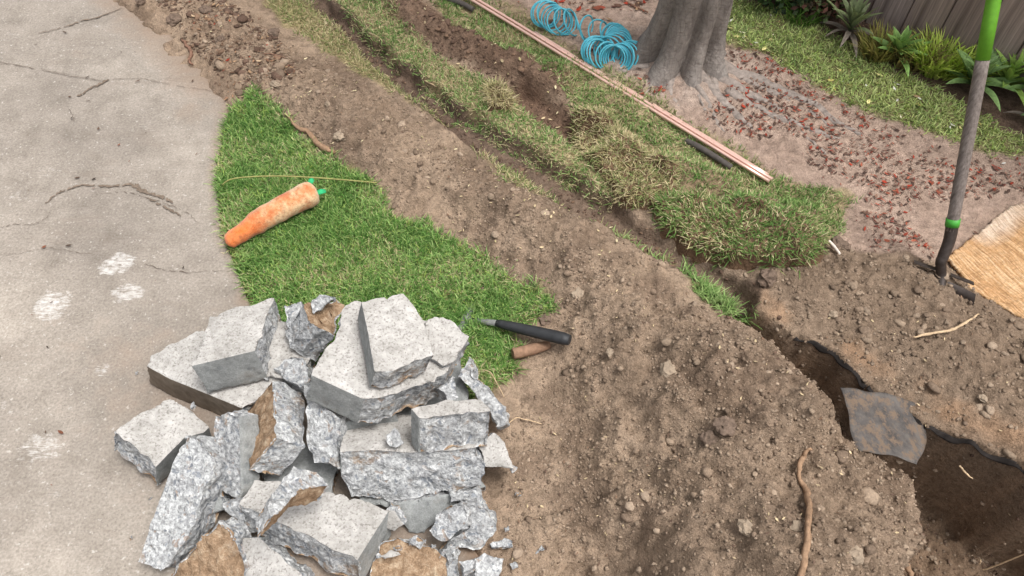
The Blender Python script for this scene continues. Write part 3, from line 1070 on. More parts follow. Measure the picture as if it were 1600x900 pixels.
def chunk(label, poly, zs=None, anchor=None, t=0.09, main='t', sides='b', taper=0.0, rough=1.0, shift=(0, 0, 0), name='concrete_chunk', cat='concrete chunk',
          group='concrete rubble heap'):
    """a broken slab piece: the face seen best (poly, surveyed in its own plane) and its thickness behind it"""
    n = len(poly)
    eye = Vector((0, 0, CAM_H))
    if zs is not None and not isinstance(zs, dict):
        a = P(*poly[0], zs)
        nrm = Vector((0, 0, 1))
    elif zs is not None:
        (i0, z0), (i1, z1), (i2, z2) = list(zs.items())[:3]
        a, b, c = P(*poly[i0], z0), P(*poly[i1], z1), P(*poly[i2], z2)
        nrm = (b - a).cross(c - a).normalized()
    else:
        (i0, z0, qx, qy) = anchor
        a = P(*poly[i0], z0)
        d = ray(qx, qy).normalized()
        m = (a - eye).dot(d)
        perp = ((a - eye) - d * m).length
        s = m + math.sqrt(max(t * t - perp * perp, (0.15 * t) ** 2))
        nrm = (a - (eye + d * s)).normalized()
    if nrm.dot(eye - a) < 0:
        nrm = -nrm
    top = []
    for px, py in poly:
        d = ray(px, py)
        top.append(eye + d * ((a - eye).dot(nrm) / d.dot(nrm)))
    cen = sum(top, Vector()) / n
    # ragged outline
    ring, styp = [], []
    for i in range(n):
        p, q = top[i], top[(i + 1) % n]
        st = sides[i % len(sides)]
        L = (q - p).length
        k = max(1, int(L / (0.014 if st in 'be' else 0.05)))
        ed = (q - p).normalized() if L > 1e-6 else Vector((1, 0, 0))
        outv = ed.cross(nrm)
        for j in range(k):
            pt = p.lerp(q, j / k)
            if st in 'be' and j > 0:
                pt = pt + outv * (random.gauss(0, 0.0022) * rough)
            ring.append(pt)
            styp.append(st)
    sh = Vector(shift)
    low = []
    for pt in ring:
        v = pt - nrm * t + sh
        cc = cen - nrm * t + sh
        low.append(cc + (v - cc) * (1 - taper))
    bm = bmesh.new()
    A = [bm.verts.new(p) for p in ring]
    B = [bm.verts.new(p) for p in low]
    f = bm.faces.new(A)
    f.material_index = MI[main]
    f = bm.faces.new(B[::-1])
    f.material_index = MI['e' if main != 'e' else 't']
    N = len(A)
    for i in range(N):
        f = bm.faces.new((A[i], B[i], B[(i + 1) % N], A[(i + 1) % N]))
        f.material_index = MI[styp[i]]
    bmesh.ops.recalc_face_normals(bm, faces=bm.faces)
    bmesh.ops.triangulate(bm, faces=bm.faces)
    for lim in (0.05, 0.028, 0.016, 0.0125, 0.009):
        es = [e for e in bm.edges if e.calc_length() > lim]
        if es:
            bmesh.ops.subdivide_edges(bm, edges=es, cuts=1)
            bmesh.ops.triangulate(bm, faces=[f for f in bm.faces if len(f.verts) > 3])
    bm.normal_update()
    sd = random.uniform(0, 90)
    mv = []
    for v in bm.verts:
        types = {f.material_index for f in v.link_faces}
        co = v.co
        o = Vector((sd, sd * .7, -sd))
        if types <= {0, 1, 4}:
            amp = 0.0007
            edge = len({tuple(round(c, 1) for c in f.normal) for f in v.link_faces}) > 1
            dsp = mnoise.noise(co * 45 + o) * amp - (0.0015 * abs(mnoise.noise(co * 60 + o)) if edge else 0)
        else:
            amp = 1.0 if not (types & {0, 1, 4}) else 0.5
            a1 = mnoise.noise(co * 15 + o) * 0.006 + mnoise.noise(co * 40 + o) * 0.005 + mnoise.noise(co * 95 + o) * 0.0028 - 0.003
            a1 += 0.007 * (0.33 - mnoise.voronoi(co * 50 + o)[0][0]) - 0.004 * abs(mnoise.noise(co * 25 - o))
            if types & {0, 1, 4}:
                a1 = -abs(a1) * 1.1
            dsp = a1 * amp * rough
        mv.append((v, v.normal * dsp))
    for v, d in mv:
        v.co += d
    bmesh.ops.triangulate(bm, faces=bm.faces)
    me = bpy.data.meshes.new(name)
    bm.to_mesh(me)
    bm.free()
    for k in ('top', 'form', 'broken', 'earth', 'stain'):
        me.materials.append(M[k])
    me.polygons.foreach_set('use_smooth', np.ones(len(me.polygons), bool))
    me.set_sharp_from_angle(angle=R(38))
    o = link(name, me)
    tag(o, label, cat, group)
    return centred(o)


# ---- hidden bottom course that carries the heap
chunk('flat slab piece buried at the bottom of the heap under the long slab', [(560, 700), (700, 690), (760, 760), (700, 800), (560, 790)], zs=.04, t=.05, main='s', taper=-.02)
chunk('slab piece buried in the middle of the heap under the stacked top slabs', [(520, 560), (640, 520), (720, 560), (740, 660), (600, 690), (530, 650)], zs=.09, t=.09, main='s')
chunk('slab piece buried in the dark gap behind the leaning blue-white piece', [(380, 690), (460, 680), (530, 730), (510, 790), (430, 790)], zs=.035, t=.04, main='s')
# ---- big pieces
chunk('flat brown-stained slab lying lowest at the upper left of the heap', [(227, 571), (234, 554), (311, 515), (400, 522), (452, 590), (378, 638), (327, 617), (265, 592)],
      zs={0: .085, 2: .095, 5: .075}, t=.08, main='t', sides='bbbbbddd', shift=(-.022, -.014, 0), taper=.02)
chunk('thick grey slab with a smooth pebbled edge on the brown-stained slab', [(299, 572), (318, 522), (328, 494), (380, 477), (429, 464), (399, 548)],
      anchor=(5, .19, 419, 592), t=.1, main='t', sides='bbbbbs')
chunk('five-sided pale slab at the far left resting on the driveway', [(176, 674), (205, 652), (261, 622), (289, 632), (328, 667), (318, 676), (288, 684), (243, 730), (212, 700)],
      anchor=(7, .1, 246, 757), t=.085, main='t', sides='bbbbsssbb', taper=-.10)
chunk('long narrow blue-white broken piece standing on edge at the left', [(286, 679), (305, 682), (314, 695), (330, 711), (336, 723), (316, 780), (295, 838), (258, 890), (249, 895), (216, 878), (233, 822), (254, 762), (274, 712)],
      zs={8: .05, 1: .17, 4: .16}, t=.085, main='b', sides='bbbbbbbbbsss', rough=.9)
chunk('upright jagged white piece with a smooth grey right edge', [(333, 648), (358, 642), (373, 650), (375, 710), (376, 769), (370, 782), (330, 766), (339, 713), (328, 676)],
      zs={0: .14, 2: .175, 5: .085}, t=.055, main='b', sides='bbsssbbbb')
chunk('piece with blue-white upper face and brown earthy left face', [(425, 592), (444, 595), (473, 613), (477, 640), (480, 699), (431, 684)],
      anchor=(5, .19, 388, 736), t=.105, main='b', sides='ebbbbe', rough=.8)
chunk('rough blue-grey piece tucked right of the brown and blue piece', [(473, 600), (486, 598), (500, 628), (531, 652), (533, 666), (527, 695), (529, 735), (490, 724), (478, 700)],
      zs={0: .21, 3: .19, 7: .12}, t=.1, main='b', sides='s' + 'b' * 8)
chunk('large wedge slab carrying the topmost slab of the heap', [(484, 585), (492, 568), (524, 525), (535, 480), (553, 467), (600, 480), (690, 510), (716, 556), (680, 598), (640, 608), (600, 622), (568, 624)],
      anchor=(11, .275, 559, 663), t=.095, main='t', sides='bbbbbbbbbbbs')
chunk('topmost pale slab with a jagged front edge crowning the heap', [(564, 469), (604, 464), (631, 455), (641, 467), (663, 501), (679, 555), (649, 563), (617, 579), (585, 581), (575, 520)],
      anchor=(8, .345, 577, 610), t=.068, main='t', sides='bbbbbbbbss')
chunk('small pale slab at the right shoulder beside the topmost slab', [(662, 500), (681, 493), (703, 499), (735, 525), (726, 541), (713, 563), (692, 573), (672, 560)],
      zs={1: .25, 3: .235, 6: .24}, t=.08, main='t', sides='b')
chunk('square block with a grey left face set on the long slab', [(641, 637), (700, 622), (751, 622), (767, 642), (655, 653)],
      anchor=(4, .26, 655, 711), t=.1, main='t', sides='bbbbs')
chunk('long speckled white slab edge across the middle of the heap', [(530, 706), (585, 703), (640, 707), (700, 704), (744, 699), (757, 727), (754, 760), (733, 767), (680, 776), (597, 787), (548, 778), (532, 745)],
      zs={0: .165, 4: .165, 9: .045}, t=.13, main='b', sides='ttttbbbbbbss', shift=(0, 0, .012))
chunk('wedge with a jagged right tip at the end of the long slab', [(745, 698), (772, 674), (790, 690), (800, 720), (808, 738), (757, 730)],
      zs={0: .14, 1: .15, 3: .12}, t=.085, main='t', sides='b')
chunk('shaded grey block wedged under the big wedge slab', [(530, 664), (560, 655), (622, 638), (622, 672), (597, 690), (540, 698), (527, 690)],
      zs={1: .16, 2: .16, 5: .09}, t=.08, main='s', sides='b')
chunk('big clean-topped slab at the bottom centre of the heap', [(373, 787), (398, 750), (450, 752), (525, 770), (571, 782), (607, 799), (558, 876), (500, 848), (449, 822), (410, 806)],
      anchor=(6, .125, 560, 914), t=.09, main='t', sides='bbbbtsbbbb', taper=-.04)
chunk('faceted white lump with a brown underside sitting on the clean-topped slab', [(459, 730), (496, 735), (520, 758), (470, 766), (440, 802), (422, 812), (416, 790), (424, 767)],
      anchor=(2, .22, 500, 786), t=.055, main='b', sides='bbeeebbb', rough=.8)
chunk('tan earth-covered triangle at the bottom left of the heap', [(338, 813), (361, 828), (370, 850), (380, 875), (382, 915), (250, 915), (268, 884)],
      zs={0: .115, 3: .09, 6: .045}, t=.06, main='e', sides='b')
chunk('smooth grey piece at the bottom edge beside the tan triangle', [(377, 840), (408, 840), (440, 868), (472, 896), (480, 930), (385, 930)],
      zs={0: .085, 2: .08, 5: .05}, t=.075, main='t', sides='sbbbbb')
chunk('flat tan earth-stained slab at the bottom right of the heap', [(588, 846), (612, 838), (640, 842), (672, 852), (700, 872), (700, 920), (570, 920)],
      zs={0: .055, 2: .06, 5: .04}, t=.05, main='e', sides='b')
chunk('speckled white lump with a brown pebble at the lower right', [(667, 831), (676, 808), (702, 790), (722, 789), (733, 802), (733, 828), (696, 847)],
      zs={0: .075, 2: .115, 5: .1}, t=.07, main='b', sides='b')
chunk('bluish lump leaning right of the speckled lump', [(722, 789), (745, 789), (777, 819), (779, 830), (762, 848), (745, 864), (708, 856), (700, 846), (733, 826)],
      zs={0: .105, 3: .055, 6: .035}, t=.06, main='b', sides='b')
chunk('narrow piece peeking out under the right end of the long slab', [(700, 772), (748, 762), (758, 784), (758, 803), (745, 794), (722, 790), (702, 788)],
      zs={0: .09, 1: .09, 3: .05}, t=.05, main='b', sides='b')
chunk('shaded dark slab face beneath the long speckled slab', [(608, 786), (673, 776), (708, 770), (702, 792), (664, 835), (638, 833)],
      zs={0: .06, 2: .07, 4: .005}, t=.04, main='s', sides='b')
chunk('small grey flake leaning against the shaded dark slab', [(602, 796), (617, 798), (632, 820), (616, 832), (600, 826)], zs={0: .09, 2: .07, 4: .05}, t=.03, main='t', sides='b')
chunk('upright grey shard at the lower right edge of the heap', [(672, 880), (684, 864), (702, 848), (716, 854), (718, 910), (668, 905)], zs={2: .075, 0: .05, 3: .07}, t=.05, main='b', sides='b')
chunk('pale lump lowest at the right corner of the heap', [(738, 870), (757, 863), (791, 871), (786, 888), (777, 910), (740, 915)], zs={0: .055, 2: .03, 4: .03}, t=.045, main='b', sides='b')
chunk('white rough slab end at the back of the heap beside the thick grey slab', [(440, 476), (471, 468), (479, 493), (478, 506), (458, 530), (444, 510)],
      zs={0: .16, 1: .17, 4: .14}, t=.1, main='b', sides='b')
chunk('tan-topped rough block at the back of the heap', [(473, 472), (527, 466), (540, 475), (536, 492), (524, 525), (498, 513), (480, 500)],
      anchor=(5, .205, 468, 556), t=.115, main='e', sides='b')
chunk('small white lump perched on the tan-topped block', [(481, 478), (497, 457), (513, 459), (526, 467), (508, 480), (490, 491)], zs={0: .225, 2: .24, 5: .215}, t=.04, main='b', sides='b', taper=.15)
chunk('slanting speckled white slab end on the right flank', [(712, 588), (733, 556), (742, 585), (756, 597), (778, 625), (793, 648), (793, 664), (775, 672), (762, 640), (735, 612)],
      zs={1: .16, 5: .115, 7: .1}, t=.08, main='b', sides='b')
chunk('small white triangle in the gap under the right shoulder', [(684, 607), (711, 586), (718, 622), (700, 628)], zs={0: .2, 1: .2, 2: .175}, t=.05, main='b', sides='b')
chunk('fist-sized pale lump in the niche between block and wedge slab', [(601, 680), (617, 668), (631, 692), (618, 702), (608, 698)], zs={0: .19, 1: .2, 3: .175}, t=.035, main='b', sides='b', taper=.2)
chunk('dark rough piece in the gap left of the wedge slab', [(425, 575), (452, 552), (478, 560), (488, 590), (470, 605), (440, 592)], zs={0: .12, 2: .13, 4: .13}, t=.08, main='b', sides='b')
chunk('grey piece in the gap below the upright jagged piece', [(318, 770), (345, 775), (352, 796), (330, 806), (312, 795)], zs={0: .07, 1: .07, 3: .05}, t=.05, main='s', sides='b')
chunk('rough shard under the left corner of the clean-topped slab', [(346, 790), (372, 782), (384, 806), (378, 824), (358, 806)], zs={0: .09, 1: .1, 3: .06}, t=.05, main='b', sides='b')
chunk('flat grey slab showing in the gap right of the thick grey slab', [(410, 592), (428, 500), (466, 500), (492, 540), (474, 592)], zs=.10, t=.06, main='t', sides='b')
# ---- small chips
chunk('white chip lying beside the shaded dark slab', [(635, 838), (650, 831), (670, 842), (656, 861), (636, 850)], zs=.07, t=.018, main='b', name='concrete_chip', cat='concrete chip', group='loose concrete chips')
chunk('tiny square white chip right of the larger white chip', [(671, 847), (684, 847), (683, 857), (672, 856)], zs=.065, t=.012, main='b', name='concrete_chip', cat='concrete chip', group='loose concrete chips')
chunk('flat white chip pointing right at the foot of the bluish lump', [(764, 849), (788, 837), (804, 842), (803, 854), (768, 855)], zs=.035, t=.02, main='b', name='concrete_chip', cat='concrete chip', group='loose concrete chips')
chunk('angular chip in front of the pale corner lump', [(716, 877), (745, 873), (740, 888), (723, 898)], zs=.07, t=.03, main='b', name='concrete_chip', cat='concrete chip', group='loose concrete chips')
chunk('thin sliver on the flat tan slab', [(585, 866), (624, 860), (628, 867), (600, 873)], zs=.068, t=.01, main='t', name='concrete_chip', cat='concrete chip', group='loose concrete chips')
chunk('little white flake above the thin sliver', [(612, 853), (631, 851), (630, 860), (614, 859)], zs=.072, t=.01, main='b', name='concrete_chip', cat='concrete chip', group='loose concrete chips')
chunk('white chip alone on the brown soil right of the heap', [(832, 864), (840, 855), (853, 851), (850, 860), (838, 867)], zs=gh(*P(842, 858, .05)[:2]) + .012, t=.014, main='b', name='concrete_chip', cat='concrete chip', group='loose concrete chips')
chunk('little upright chip between the brown-stained slab and the five-sided slab', [(296, 628), (303, 624), (304, 634), (297, 640)], zs=.1, t=.02, main='b', name='concrete_chip', cat='concrete chip', group='loose concrete chips')
chunk('white crumb on the driveway left of the brown-stained slab', [(209, 579), (216, 578), (217, 585), (210, 586)], zs=.008, t=.009, main='b', name='concrete_chip', cat='concrete chip', group='loose concrete chips')

chunk('white chip wedged between speckled lump and bluish lump', [(700, 846), (712, 842), (720, 852), (708, 858)], zs=0.06, t=0.015, main='b', name='concrete_chip', cat='concrete chip', group='loose concrete chips')
chunk('small grey chip right of the pale corner lump', [(795, 880), (806, 876), (812, 886), (800, 892)], zs=0.02, t=0.014, main='b', name='concrete_chip', cat='concrete chip', group='loose concrete chips')
chunk('crumb-sized chip on the soil above the flat pointed chip', [(786, 822), (795, 820), (797, 828), (789, 831)], zs=0.03, t=0.01, main='b', name='concrete_chip', cat='concrete chip', group='loose concrete chips')
chunk('thin grey flake at the foot of the wedge with jagged tip', [(800, 768), (816, 764), (820, 774), (806, 778)], zs=0.025, t=0.012, main='b', name='concrete_chip', cat='concrete chip', group='loose concrete chips')
chunk('little chip on the driveway left of the long standing piece', [(196, 838), (206, 834), (209, 842), (199, 846)], zs=0.01, t=0.011, main='b', name='concrete_chip', cat='concrete chip', group='loose concrete chips')
chunk('pale crumb on the driveway below the five-sided slab', [(228, 776), (235, 774), (237, 780), (230, 783)], zs=0.008, t=0.009, main='b', name='concrete_chip', cat='concrete chip', group='loose concrete chips')
chunk('broad white chip at the bottom right foot of the heap', [(690, 862), (708, 858), (716, 872), (700, 880)], zs=0.065, t=0.02, main='b', name='concrete_chip', cat='concrete chip', group='loose concrete chips')

# ------------------------------------------------------------------ shovel
sb = on(1470, 432, 0.0)
blade_top = sb + Vector((0, 0, 0.014))
far_pt = Vector((0, 0, CAM_H)) + ray(1553, -2) * ((sb - Vector((0, 0, CAM_H))).dot(Vector((0, CP, -SP))) * 0.86)
up_dir = (far_pt - blade_top).normalized()
shovel = empty('shovel', sb)
tag(shovel, 'long-handled shovel with grey handle and green top stuck upright in soil', 'shovel')
rel = lambda v: Vector(v) - sb
tpt = lambda px, py: None
bl = Vector((0, 0, CAM_H))


def along(s):
    return blade_top + up_dir * s


# where the handle passes the marks seen: band and green start
def s_at(px, py):
    d = ray(px, py).normalized()
    w0 = blade_top - bl
    a, b, c = 1.0, up_dir.dot(d), 1.0
    dd, e = up_dir.dot(w0), d.dot(w0)
    return (b * e - c * dd) / (a * c - b * b)


s_band, s_green = s_at(1479, 347), s_at(1533, 92)
L_TOT = max(1.18, s_green + 0.5)
v, f = tube_data([rel(along(s)) for s in np.linspace(s_band - 0.02, s_green, 14)], list(np.linspace(0.0145, 0.0150, 14)), 14)
link('handle', mesh_py('handle', v, f, [M['wood']]), shovel)
v, f = tube_data([rel(along(s)) for s in np.linspace(s_green - 0.002, L_TOT, 8)], 0.0156, 14)
link('painted_grip', mesh_py('painted_grip', v, f, [M['greenpaint']]), shovel)
v, f = tube_data([rel(along(s_band - 0.009)), rel(along(s_band + 0.011))], 0.0168, 14)
link('band', mesh_py('band', v, f, [M['greenband']]), shovel)
side = (P(1508, 441) - P(1435, 414)).normalized()                # along the tread
fwd = up_dir.cross(side).normalized()
if fwd.y > 0:
    fwd = -fwd
neck = [along(s_band), along(s_band * 0.66), along(s_band * 0.34) - Vector((0.008, 0, 0)), along(0.03) + Vector((-0.011, 0.0, 0)), blade_top + Vector((0.0, 0.0, -0.012)), blade_top - up_dir * 0.05 + fwd * 0.02]
v, f = tube_data([rel(p) for p in spline(neck, 5)], list(np.linspace(0.0152, 0.0115, 26)), 12)
link('socket', mesh_py('socket', v, f, [M['darksteel']]), shovel)
V, F = [], []
NU, NV = 13, 12
for j in range(NV):
    q = j / (NV - 1)
    hw = 0.079 * (1 - max(0, (q - 0.45) / 0.55) ** 2.2) + 0.002
    for i in range(NU):
        u = -1 + 2 * i / (NU - 1)
        dish = 0.022 * u * u + 0.01 * q
        V.append(rel(blade_top - up_dir * (q * 0.22 + 0.016) + side * (u * hw) + fwd * dish))
nb = len(V)
for j in range(NV):
    for i in range(NU):
        V.append(V[j * NU + i] - fwd * 0.0028)
for j in range(NV - 1):
    for i in range(NU - 1):
        a = j * NU + i
        F.append((a, a + 1, a + NU + 1, a + NU))
        F.append((nb + a, nb + a + NU, nb + a + NU + 1, nb + a + 1))
for i in range(NU - 1):
    F.append((i, nb + i, nb + i + 1, i + 1))
link('blade', mesh_py('blade', V, F, [M['darksteel']]), shovel)
for sg in (-1, 1):      # folded treads
    a = blade_top + side * (sg * 0.018) + fwd * 0.003
    b = blade_top + side * (sg * 0.074) + fwd * 0.012 + up_dir * 0.002
    V = [a, b, b - fwd * 0.014 + up_dir * 0.002, a - fwd * 0.014 + up_dir * 0.002]
    V = [rel(p) for p in V] + [rel(p + up_dir * 0.0025) for p in V]
    F = [(0, 1, 2, 3), (7, 6, 5, 4), (0, 4, 5, 1), (1, 5, 6, 2), (2, 6, 7, 3), (3, 7, 4, 0)]
    link('tread', mesh_py('tread', V, F, [M['darksteel']], False), shovel)

# ------------------------------------------------------------------ coir mat
mp = PP([(1474, 408), (1530, 360), (1578, 322), (1612, 312), (1760, 330), (1840, 520), (1760, 610), (1600, 514), (1550, 482), (1504, 456), (1500, 438)], .02)
lo, hi = mp.min(0), mp.max(0)
ax_, ay_ = np.arange(lo[0], hi[0], 0.005), np.arange(lo[1], hi[1], 0.005)
mx, my = np.meshgrid(ax_, ay_)
mx, my = mx.ravel(), my.ravel()
mwx, mwy = mx + 0.003 * pn(mx * 45, my * 45, 81) + 0.002 * pn(mx * 120, my * 120, 84), my + 0.003 * pn(mx * 45, my * 45, 82) + 0.002 * pn(mx * 120, my * 120, 85)
ins = inside(mp, mwx, mwy)
fq = grid_faces(len(ax_), len(ay_))
keep = ins[fq].all(1)
fq = fq[keep]
use = np.unique(fq)
remap = -np.ones(len(mx), int)
remap[use] = np.arange(len(use))
fq = remap[fq]
hx, hy = mx[use], my[use]
hz = np.maximum(ground_h(hx, hy) * 0.55, -0.01) + 0.022 + 0.006 * fbm(hx, hy, 5, 3, 88)
d_e, _ = polydist(np.array([P(1530, 360)[:2], P(1578, 322)[:2], P(1612, 312)[:2], P(1760, 330)[:2]]), hx, hy)
me = mesh_np('floor_mat', np.stack([hx, hy, hz], 1), fq, [M['coir']])
at = me.attributes.new('edge', 'FLOAT', 'POINT')
at.data.foreach_set('value', sstep(0.14, 0.0, d_e).astype(np.float32))
mat_o = tag(link('floor_mat', me), 'tan fibrous mat lying on the soil right of the shovel', 'mat')
sol = mat_o.modifiers.new('thickness', 'SOLIDIFY')
sol.thickness = 0.009
sol.offset = -1

# ------------------------------------------------------------------ coil hose
# each knot of the coil: where its centre lies, how the loop is turned about the upright, turns up to the next knot
knots = [(848, 22, .046, .15, 2.2), (856, 22, .046, .3, 1.6), (866, 30, .042, -.2, 1.6), (874, 34, .046, .4, 1.2), (886, 34, .046, 1.0, 1.0), (902, 38, .046, 1.15, 1.0), (922, 46, .046, 1.0, 1.0),
         (938, 54, .044, .9, 1.0), (950, 56, .046, .75, 1.4), (960, 58, .052, .5, 2.4), (966, 64, .056, .2, 2.6), (964, 72, .056, -.2, 2.4), (950, 78, .052, -.5, 1.6), (932, 78, .047, .1, 2.6),
         (928, 80, .047, .35, 2.4), (938, 84, .047, .6, 1.6), (954, 90, .052, .2, 2.6), (962, 92, .047, -.3, 2.4), (972, 90, .052, -.6, 2.0), (982, 86, .047, -.3, 1.6), (986, 84, .046, .1, .1)]
KP = [P(a, b, c) for a, b, c, d, e in knots]
SUBK = 30
axis_l = spline(KP, SUBK)
yawk = np.interp(np.arange(len(axis_l)) / SUBK, range(len(knots)), [k[3] for k in knots])
tl = np.concatenate([[0], np.cumsum(np.repeat([k[4] * 1.2 / SUBK for k in knots[:-1]], SUBK))])
STEP = 20
nt = int(tl[-1] * STEP)
idx = np.interp(np.linspace(0, tl[-1], nt), tl, np.arange(len(tl)))
path = []
for k in range(nt):
    i = int(idx[k])
    p = axis_l[i].lerp(axis_l[min(i + 1, len(axis_l) - 1)], idx[k] - i)
    ang = 2 * math.pi * k / STEP
    tn = k / STEP
    yw = yawk[i] + 1.0 * mnoise.noise((tn * .6, 2, 7))
    lean_ = .55 + .35 * mnoise.noise((tn * .5, 8, 1))
    a = Vector((math.cos(yw), math.sin(yw), 0))
    b = Vector((-math.sin(yw) * math.sin(lean_), math.cos(yw) * math.sin(lean_), math.cos(lean_)))
    rr = .043 + .005 * mnoise.noise((tn * .4, 4, 2))
    q = p + a * (math.cos(ang) * rr) + b * (math.sin(ang) * rr)
    q.z = max(q.z, .006)
    path.append(q)
v, f = tube_data(path, 0.0029, 6)
hose = tag(link('coil_hose', mesh_py('coil_hose', v, f, [M['hose']])), 'bright blue spiral coil hose heaped beside the tree trunk', 'hose')
centred(hose)

# ------------------------------------------------------------------ copper pipes
def rod(name, label, cat, a, b, r, mat, group=None, wob=0.0):
    line = [a.lerp(b, i / 20) + Vector((0, 0, wob * math.sin(i * .9))) for i in range(21)]
    v, f = tube_data(line, r, 10)
    o = tag(link(name, mesh_py(name, v, f, [M[mat]])), label, cat, group)
    return centred(o)


for off, (x0, y0), (x1, y1), lab in ((0.0, (560, -108), (1202, 283), 'copper pipe nearest the trench in the long pipe bundle'),
                                     (0.0, (563, -112), (1207, 280), 'middle copper pipe of the long bundle crossing the lawn'),
                                     (0.0, (836, 51), (1200, 273), 'shorter copper pipe on the tree side of the long bundle')):
    rod('copper_pipe', lab, 'pipe', P(x0, y0, .02), P(x1, y1, .024), 0.0052, 'copper', 'long copper pipes', .0008)

# ------------------------------------------------------------------ black tubes, hammer
def tube_thing(name, label, cat, pts, radii, mat, seg=9, sub=6, group=None, flat=1.0, kinds=None):
    line = spline(pts, sub)
    rad = np.interp(np.linspace(0, 1, len(line)), np.linspace(0, 1, len(radii)), radii)
    if mat in ('twig', 'redtwig', 'paletwig'):
        sd = random.uniform(0, 50)
        rad = [r * (1 + .25 * mnoise.noise((i * .7, sd, 1))) for i, r in enumerate(rad)]
        line = [p + Vector((mnoise.noise((i * .45, sd, 4)), mnoise.noise((i * .45, sd, 8)), .4 * mnoise.noise((i * .45, sd, 12)))) * (.9 * max(radii)) for i, p in enumerate(line)]
    v, f = tube_data(line, list(rad), seg, flat)
    if mat in ('twig', 'redtwig', 'paletwig'):
        v = [p + Vector((random.gauss(0, 1), random.gauss(0, 1), random.gauss(0, 1))) * (.13 * max(radii)) for p in v]
    o = tag(link(name, mesh_py(name, v, f, [M[mat]])), label, cat, group, kinds)
    return centred(o)


tube_thing('irrigation_tube', 'dusty black tube end poking out beside the far copper pipes', 'tube', [on(640, -30, .015), on(700, 2, .012), on(722, 10, .012), on(740, 19, .01)], [.0095] * 4, 'polytube')
tube_thing('irrigation_tube', 'dusty black tube half sunk in the grass near the copper pipe ends', 'tube', [on(1072, 222, .004), on(1090, 234, .012), on(1115, 250, .014), on(1142, 264, .006)], [.0095] * 4, 'polytube')

hm = empty('hammer', on(735, 500, .02))
tag(hm, 'hammer with black rubber grip lying half on grass behind the heap', 'hammer')
hr = lambda p: Vector(p) - hm.location
g0, g1 = on(776, 513, .025), on(889, 543, .035)
hd = (g1 - g0).normalized()
neckp = g0 - hd * 0.085 - Vector((0, 0, .017))
line = [g0 + (g1 - g0) * (i / 12) for i in range(13)]
rad = [.0095, .011, .0125, .0135, .014, .0145, .015, .0155, .016, .0162, .0164, .0162, .013]
v, f = tube_data([hr(p) for p in line], rad, 12, .85)
link('grip', mesh_py('grip', v, f, [M['rubber']]), hm)
v, f = tube_data([hr(p) for p in (neckp, g0 + hd * .006)], [.007, .0085], 10)
link('shaft', mesh_py('shaft', v, f, [M['steel']]), hm)
hp = hd.cross(Vector((0, 0, 1))).normalized()
hc = neckp + Vector((0, 0, .006))
prof = [(-.07, .003), (-.05, .008), (-.02, .013), (.0, .014), (.02, .013), (.03, .011), (.034, .0155), (.056, .0155), (.059, .0135)]
v, f = tube_data([hr(hc + hp * s + Vector((0, 0, -.010 * (max(-s, 0) / .07) ** 2))) for s, _ in prof], [r for _, r in prof], 12)
link('head', mesh_py('head', v, f, [M['steel']]), hm)

# ------------------------------------------------------------------ carrot toy
cp = [P(354, 381, .032), P(366, 372, .036), P(388, 357, .04), P(412, 341, .043), P(438, 327, .046), P(462, 314, .048), P(480, 305, .05), P(493, 299, .048)]
cc = (cp[0] + cp[-1]) / 2
ang = math.atan2(cp[-1].y - cp[0].y, cp[-1].x - cp[0].x)
inv = Matrix.Rotation(-ang, 4, 'Z')
carrot = empty('plush_carrot', cc)
carrot.rotation_euler = (0, 0, ang)
tag(carrot, 'dirty orange plush carrot lying at the edge of the lawn', 'plush toy')
loc = [inv @ (p - cc) for p in cp]
line = spline(loc, 6)
tt = np.linspace(0, 1, len(line))
rad = np.interp(tt, [0, .03, .08, .15, .27, .36, .5, .7, .85, .93, .97, 1.0], [.005, .014, .021, .025, .0255, .0325, .034, .035, .038, .036, .028, .009])
rad = [r + .0012 * mnoise.noise((i * .5, 3, 3)) for i, r in enumerate(rad)]
v, f = tube_data(line, rad, 24, .92)
v = [p + Vector((mnoise.noise(p * 40), mnoise.noise(p * 40 + Vector((5, 5, 5))), mnoise.noise(p * 40 + Vector((9, 1, 5))))) * .0022 for p in v]
link('body', mesh_py('body', v, f, [M['carrot']]), carrot)
xe, ze = loc[-1].x, loc[-1].z
for q, r in (([(xe - .012, .016, ze + .014), (xe + .004, .022, ze + .022), (xe + .006, .030, ze + .020)], [.008, .009, .006]),
             ([(xe - .008, -.010, ze + .002), (xe + .010, -.014, ze + .004), (xe + .022, -.017, ze)], [.008, .010, .007])):
    line = spline(q, 6)
    v, f = tube_data(line, list(np.interp(np.linspace(0, 2, len(line)), [0, 1, 2], r)), 8, .55)
    link('felt_leaf', mesh_py('felt_leaf', v, f, [M['felt']]), carrot)

# ------------------------------------------------------------------ twigs, roots, stones
tube_thing('twig', 'thin straw-coloured stem lying across the lawn behind the carrot', 'twig', [on(352, 300, .03), on(372, 294, .04), on(430, 292, .045), on(500, 291, .035), on(590, 290, .012)], [.0012, .002, .0022, .0024, .002], 'stem', 6)
tube_thing('twig', 'flaky grey-brown stick on the spoil at the tip of the lawn', 'twig', [on(444, 180, .008), on(462, 197, .01), on(485, 216, .012), on(505, 236, .012), on(522, 242, .01)], [.003, .005, .008, .009, .005], 'twig', 7, 6)
tube_thing('twig', 'bent reddish stick on the driveway at the spread soil', 'twig', [P(285, 62, .012), P(296, 75, .014), P(299, 84, .014), P(295, 95, .012), P(300, 101, .01)], [.004, .006, .0055, .005, .003], 'redtwig', 7)
tube_thing('twig', 'crooked pale root lying on the far soil bank', 'twig', [on(1425, 529, .008), on(1455, 524, .01), on(1485, 519, .012), on(1505, 508, .012), on(1526, 494, .01)], [.002, .0034, .0036, .003, .0022], 'paletwig', 7)
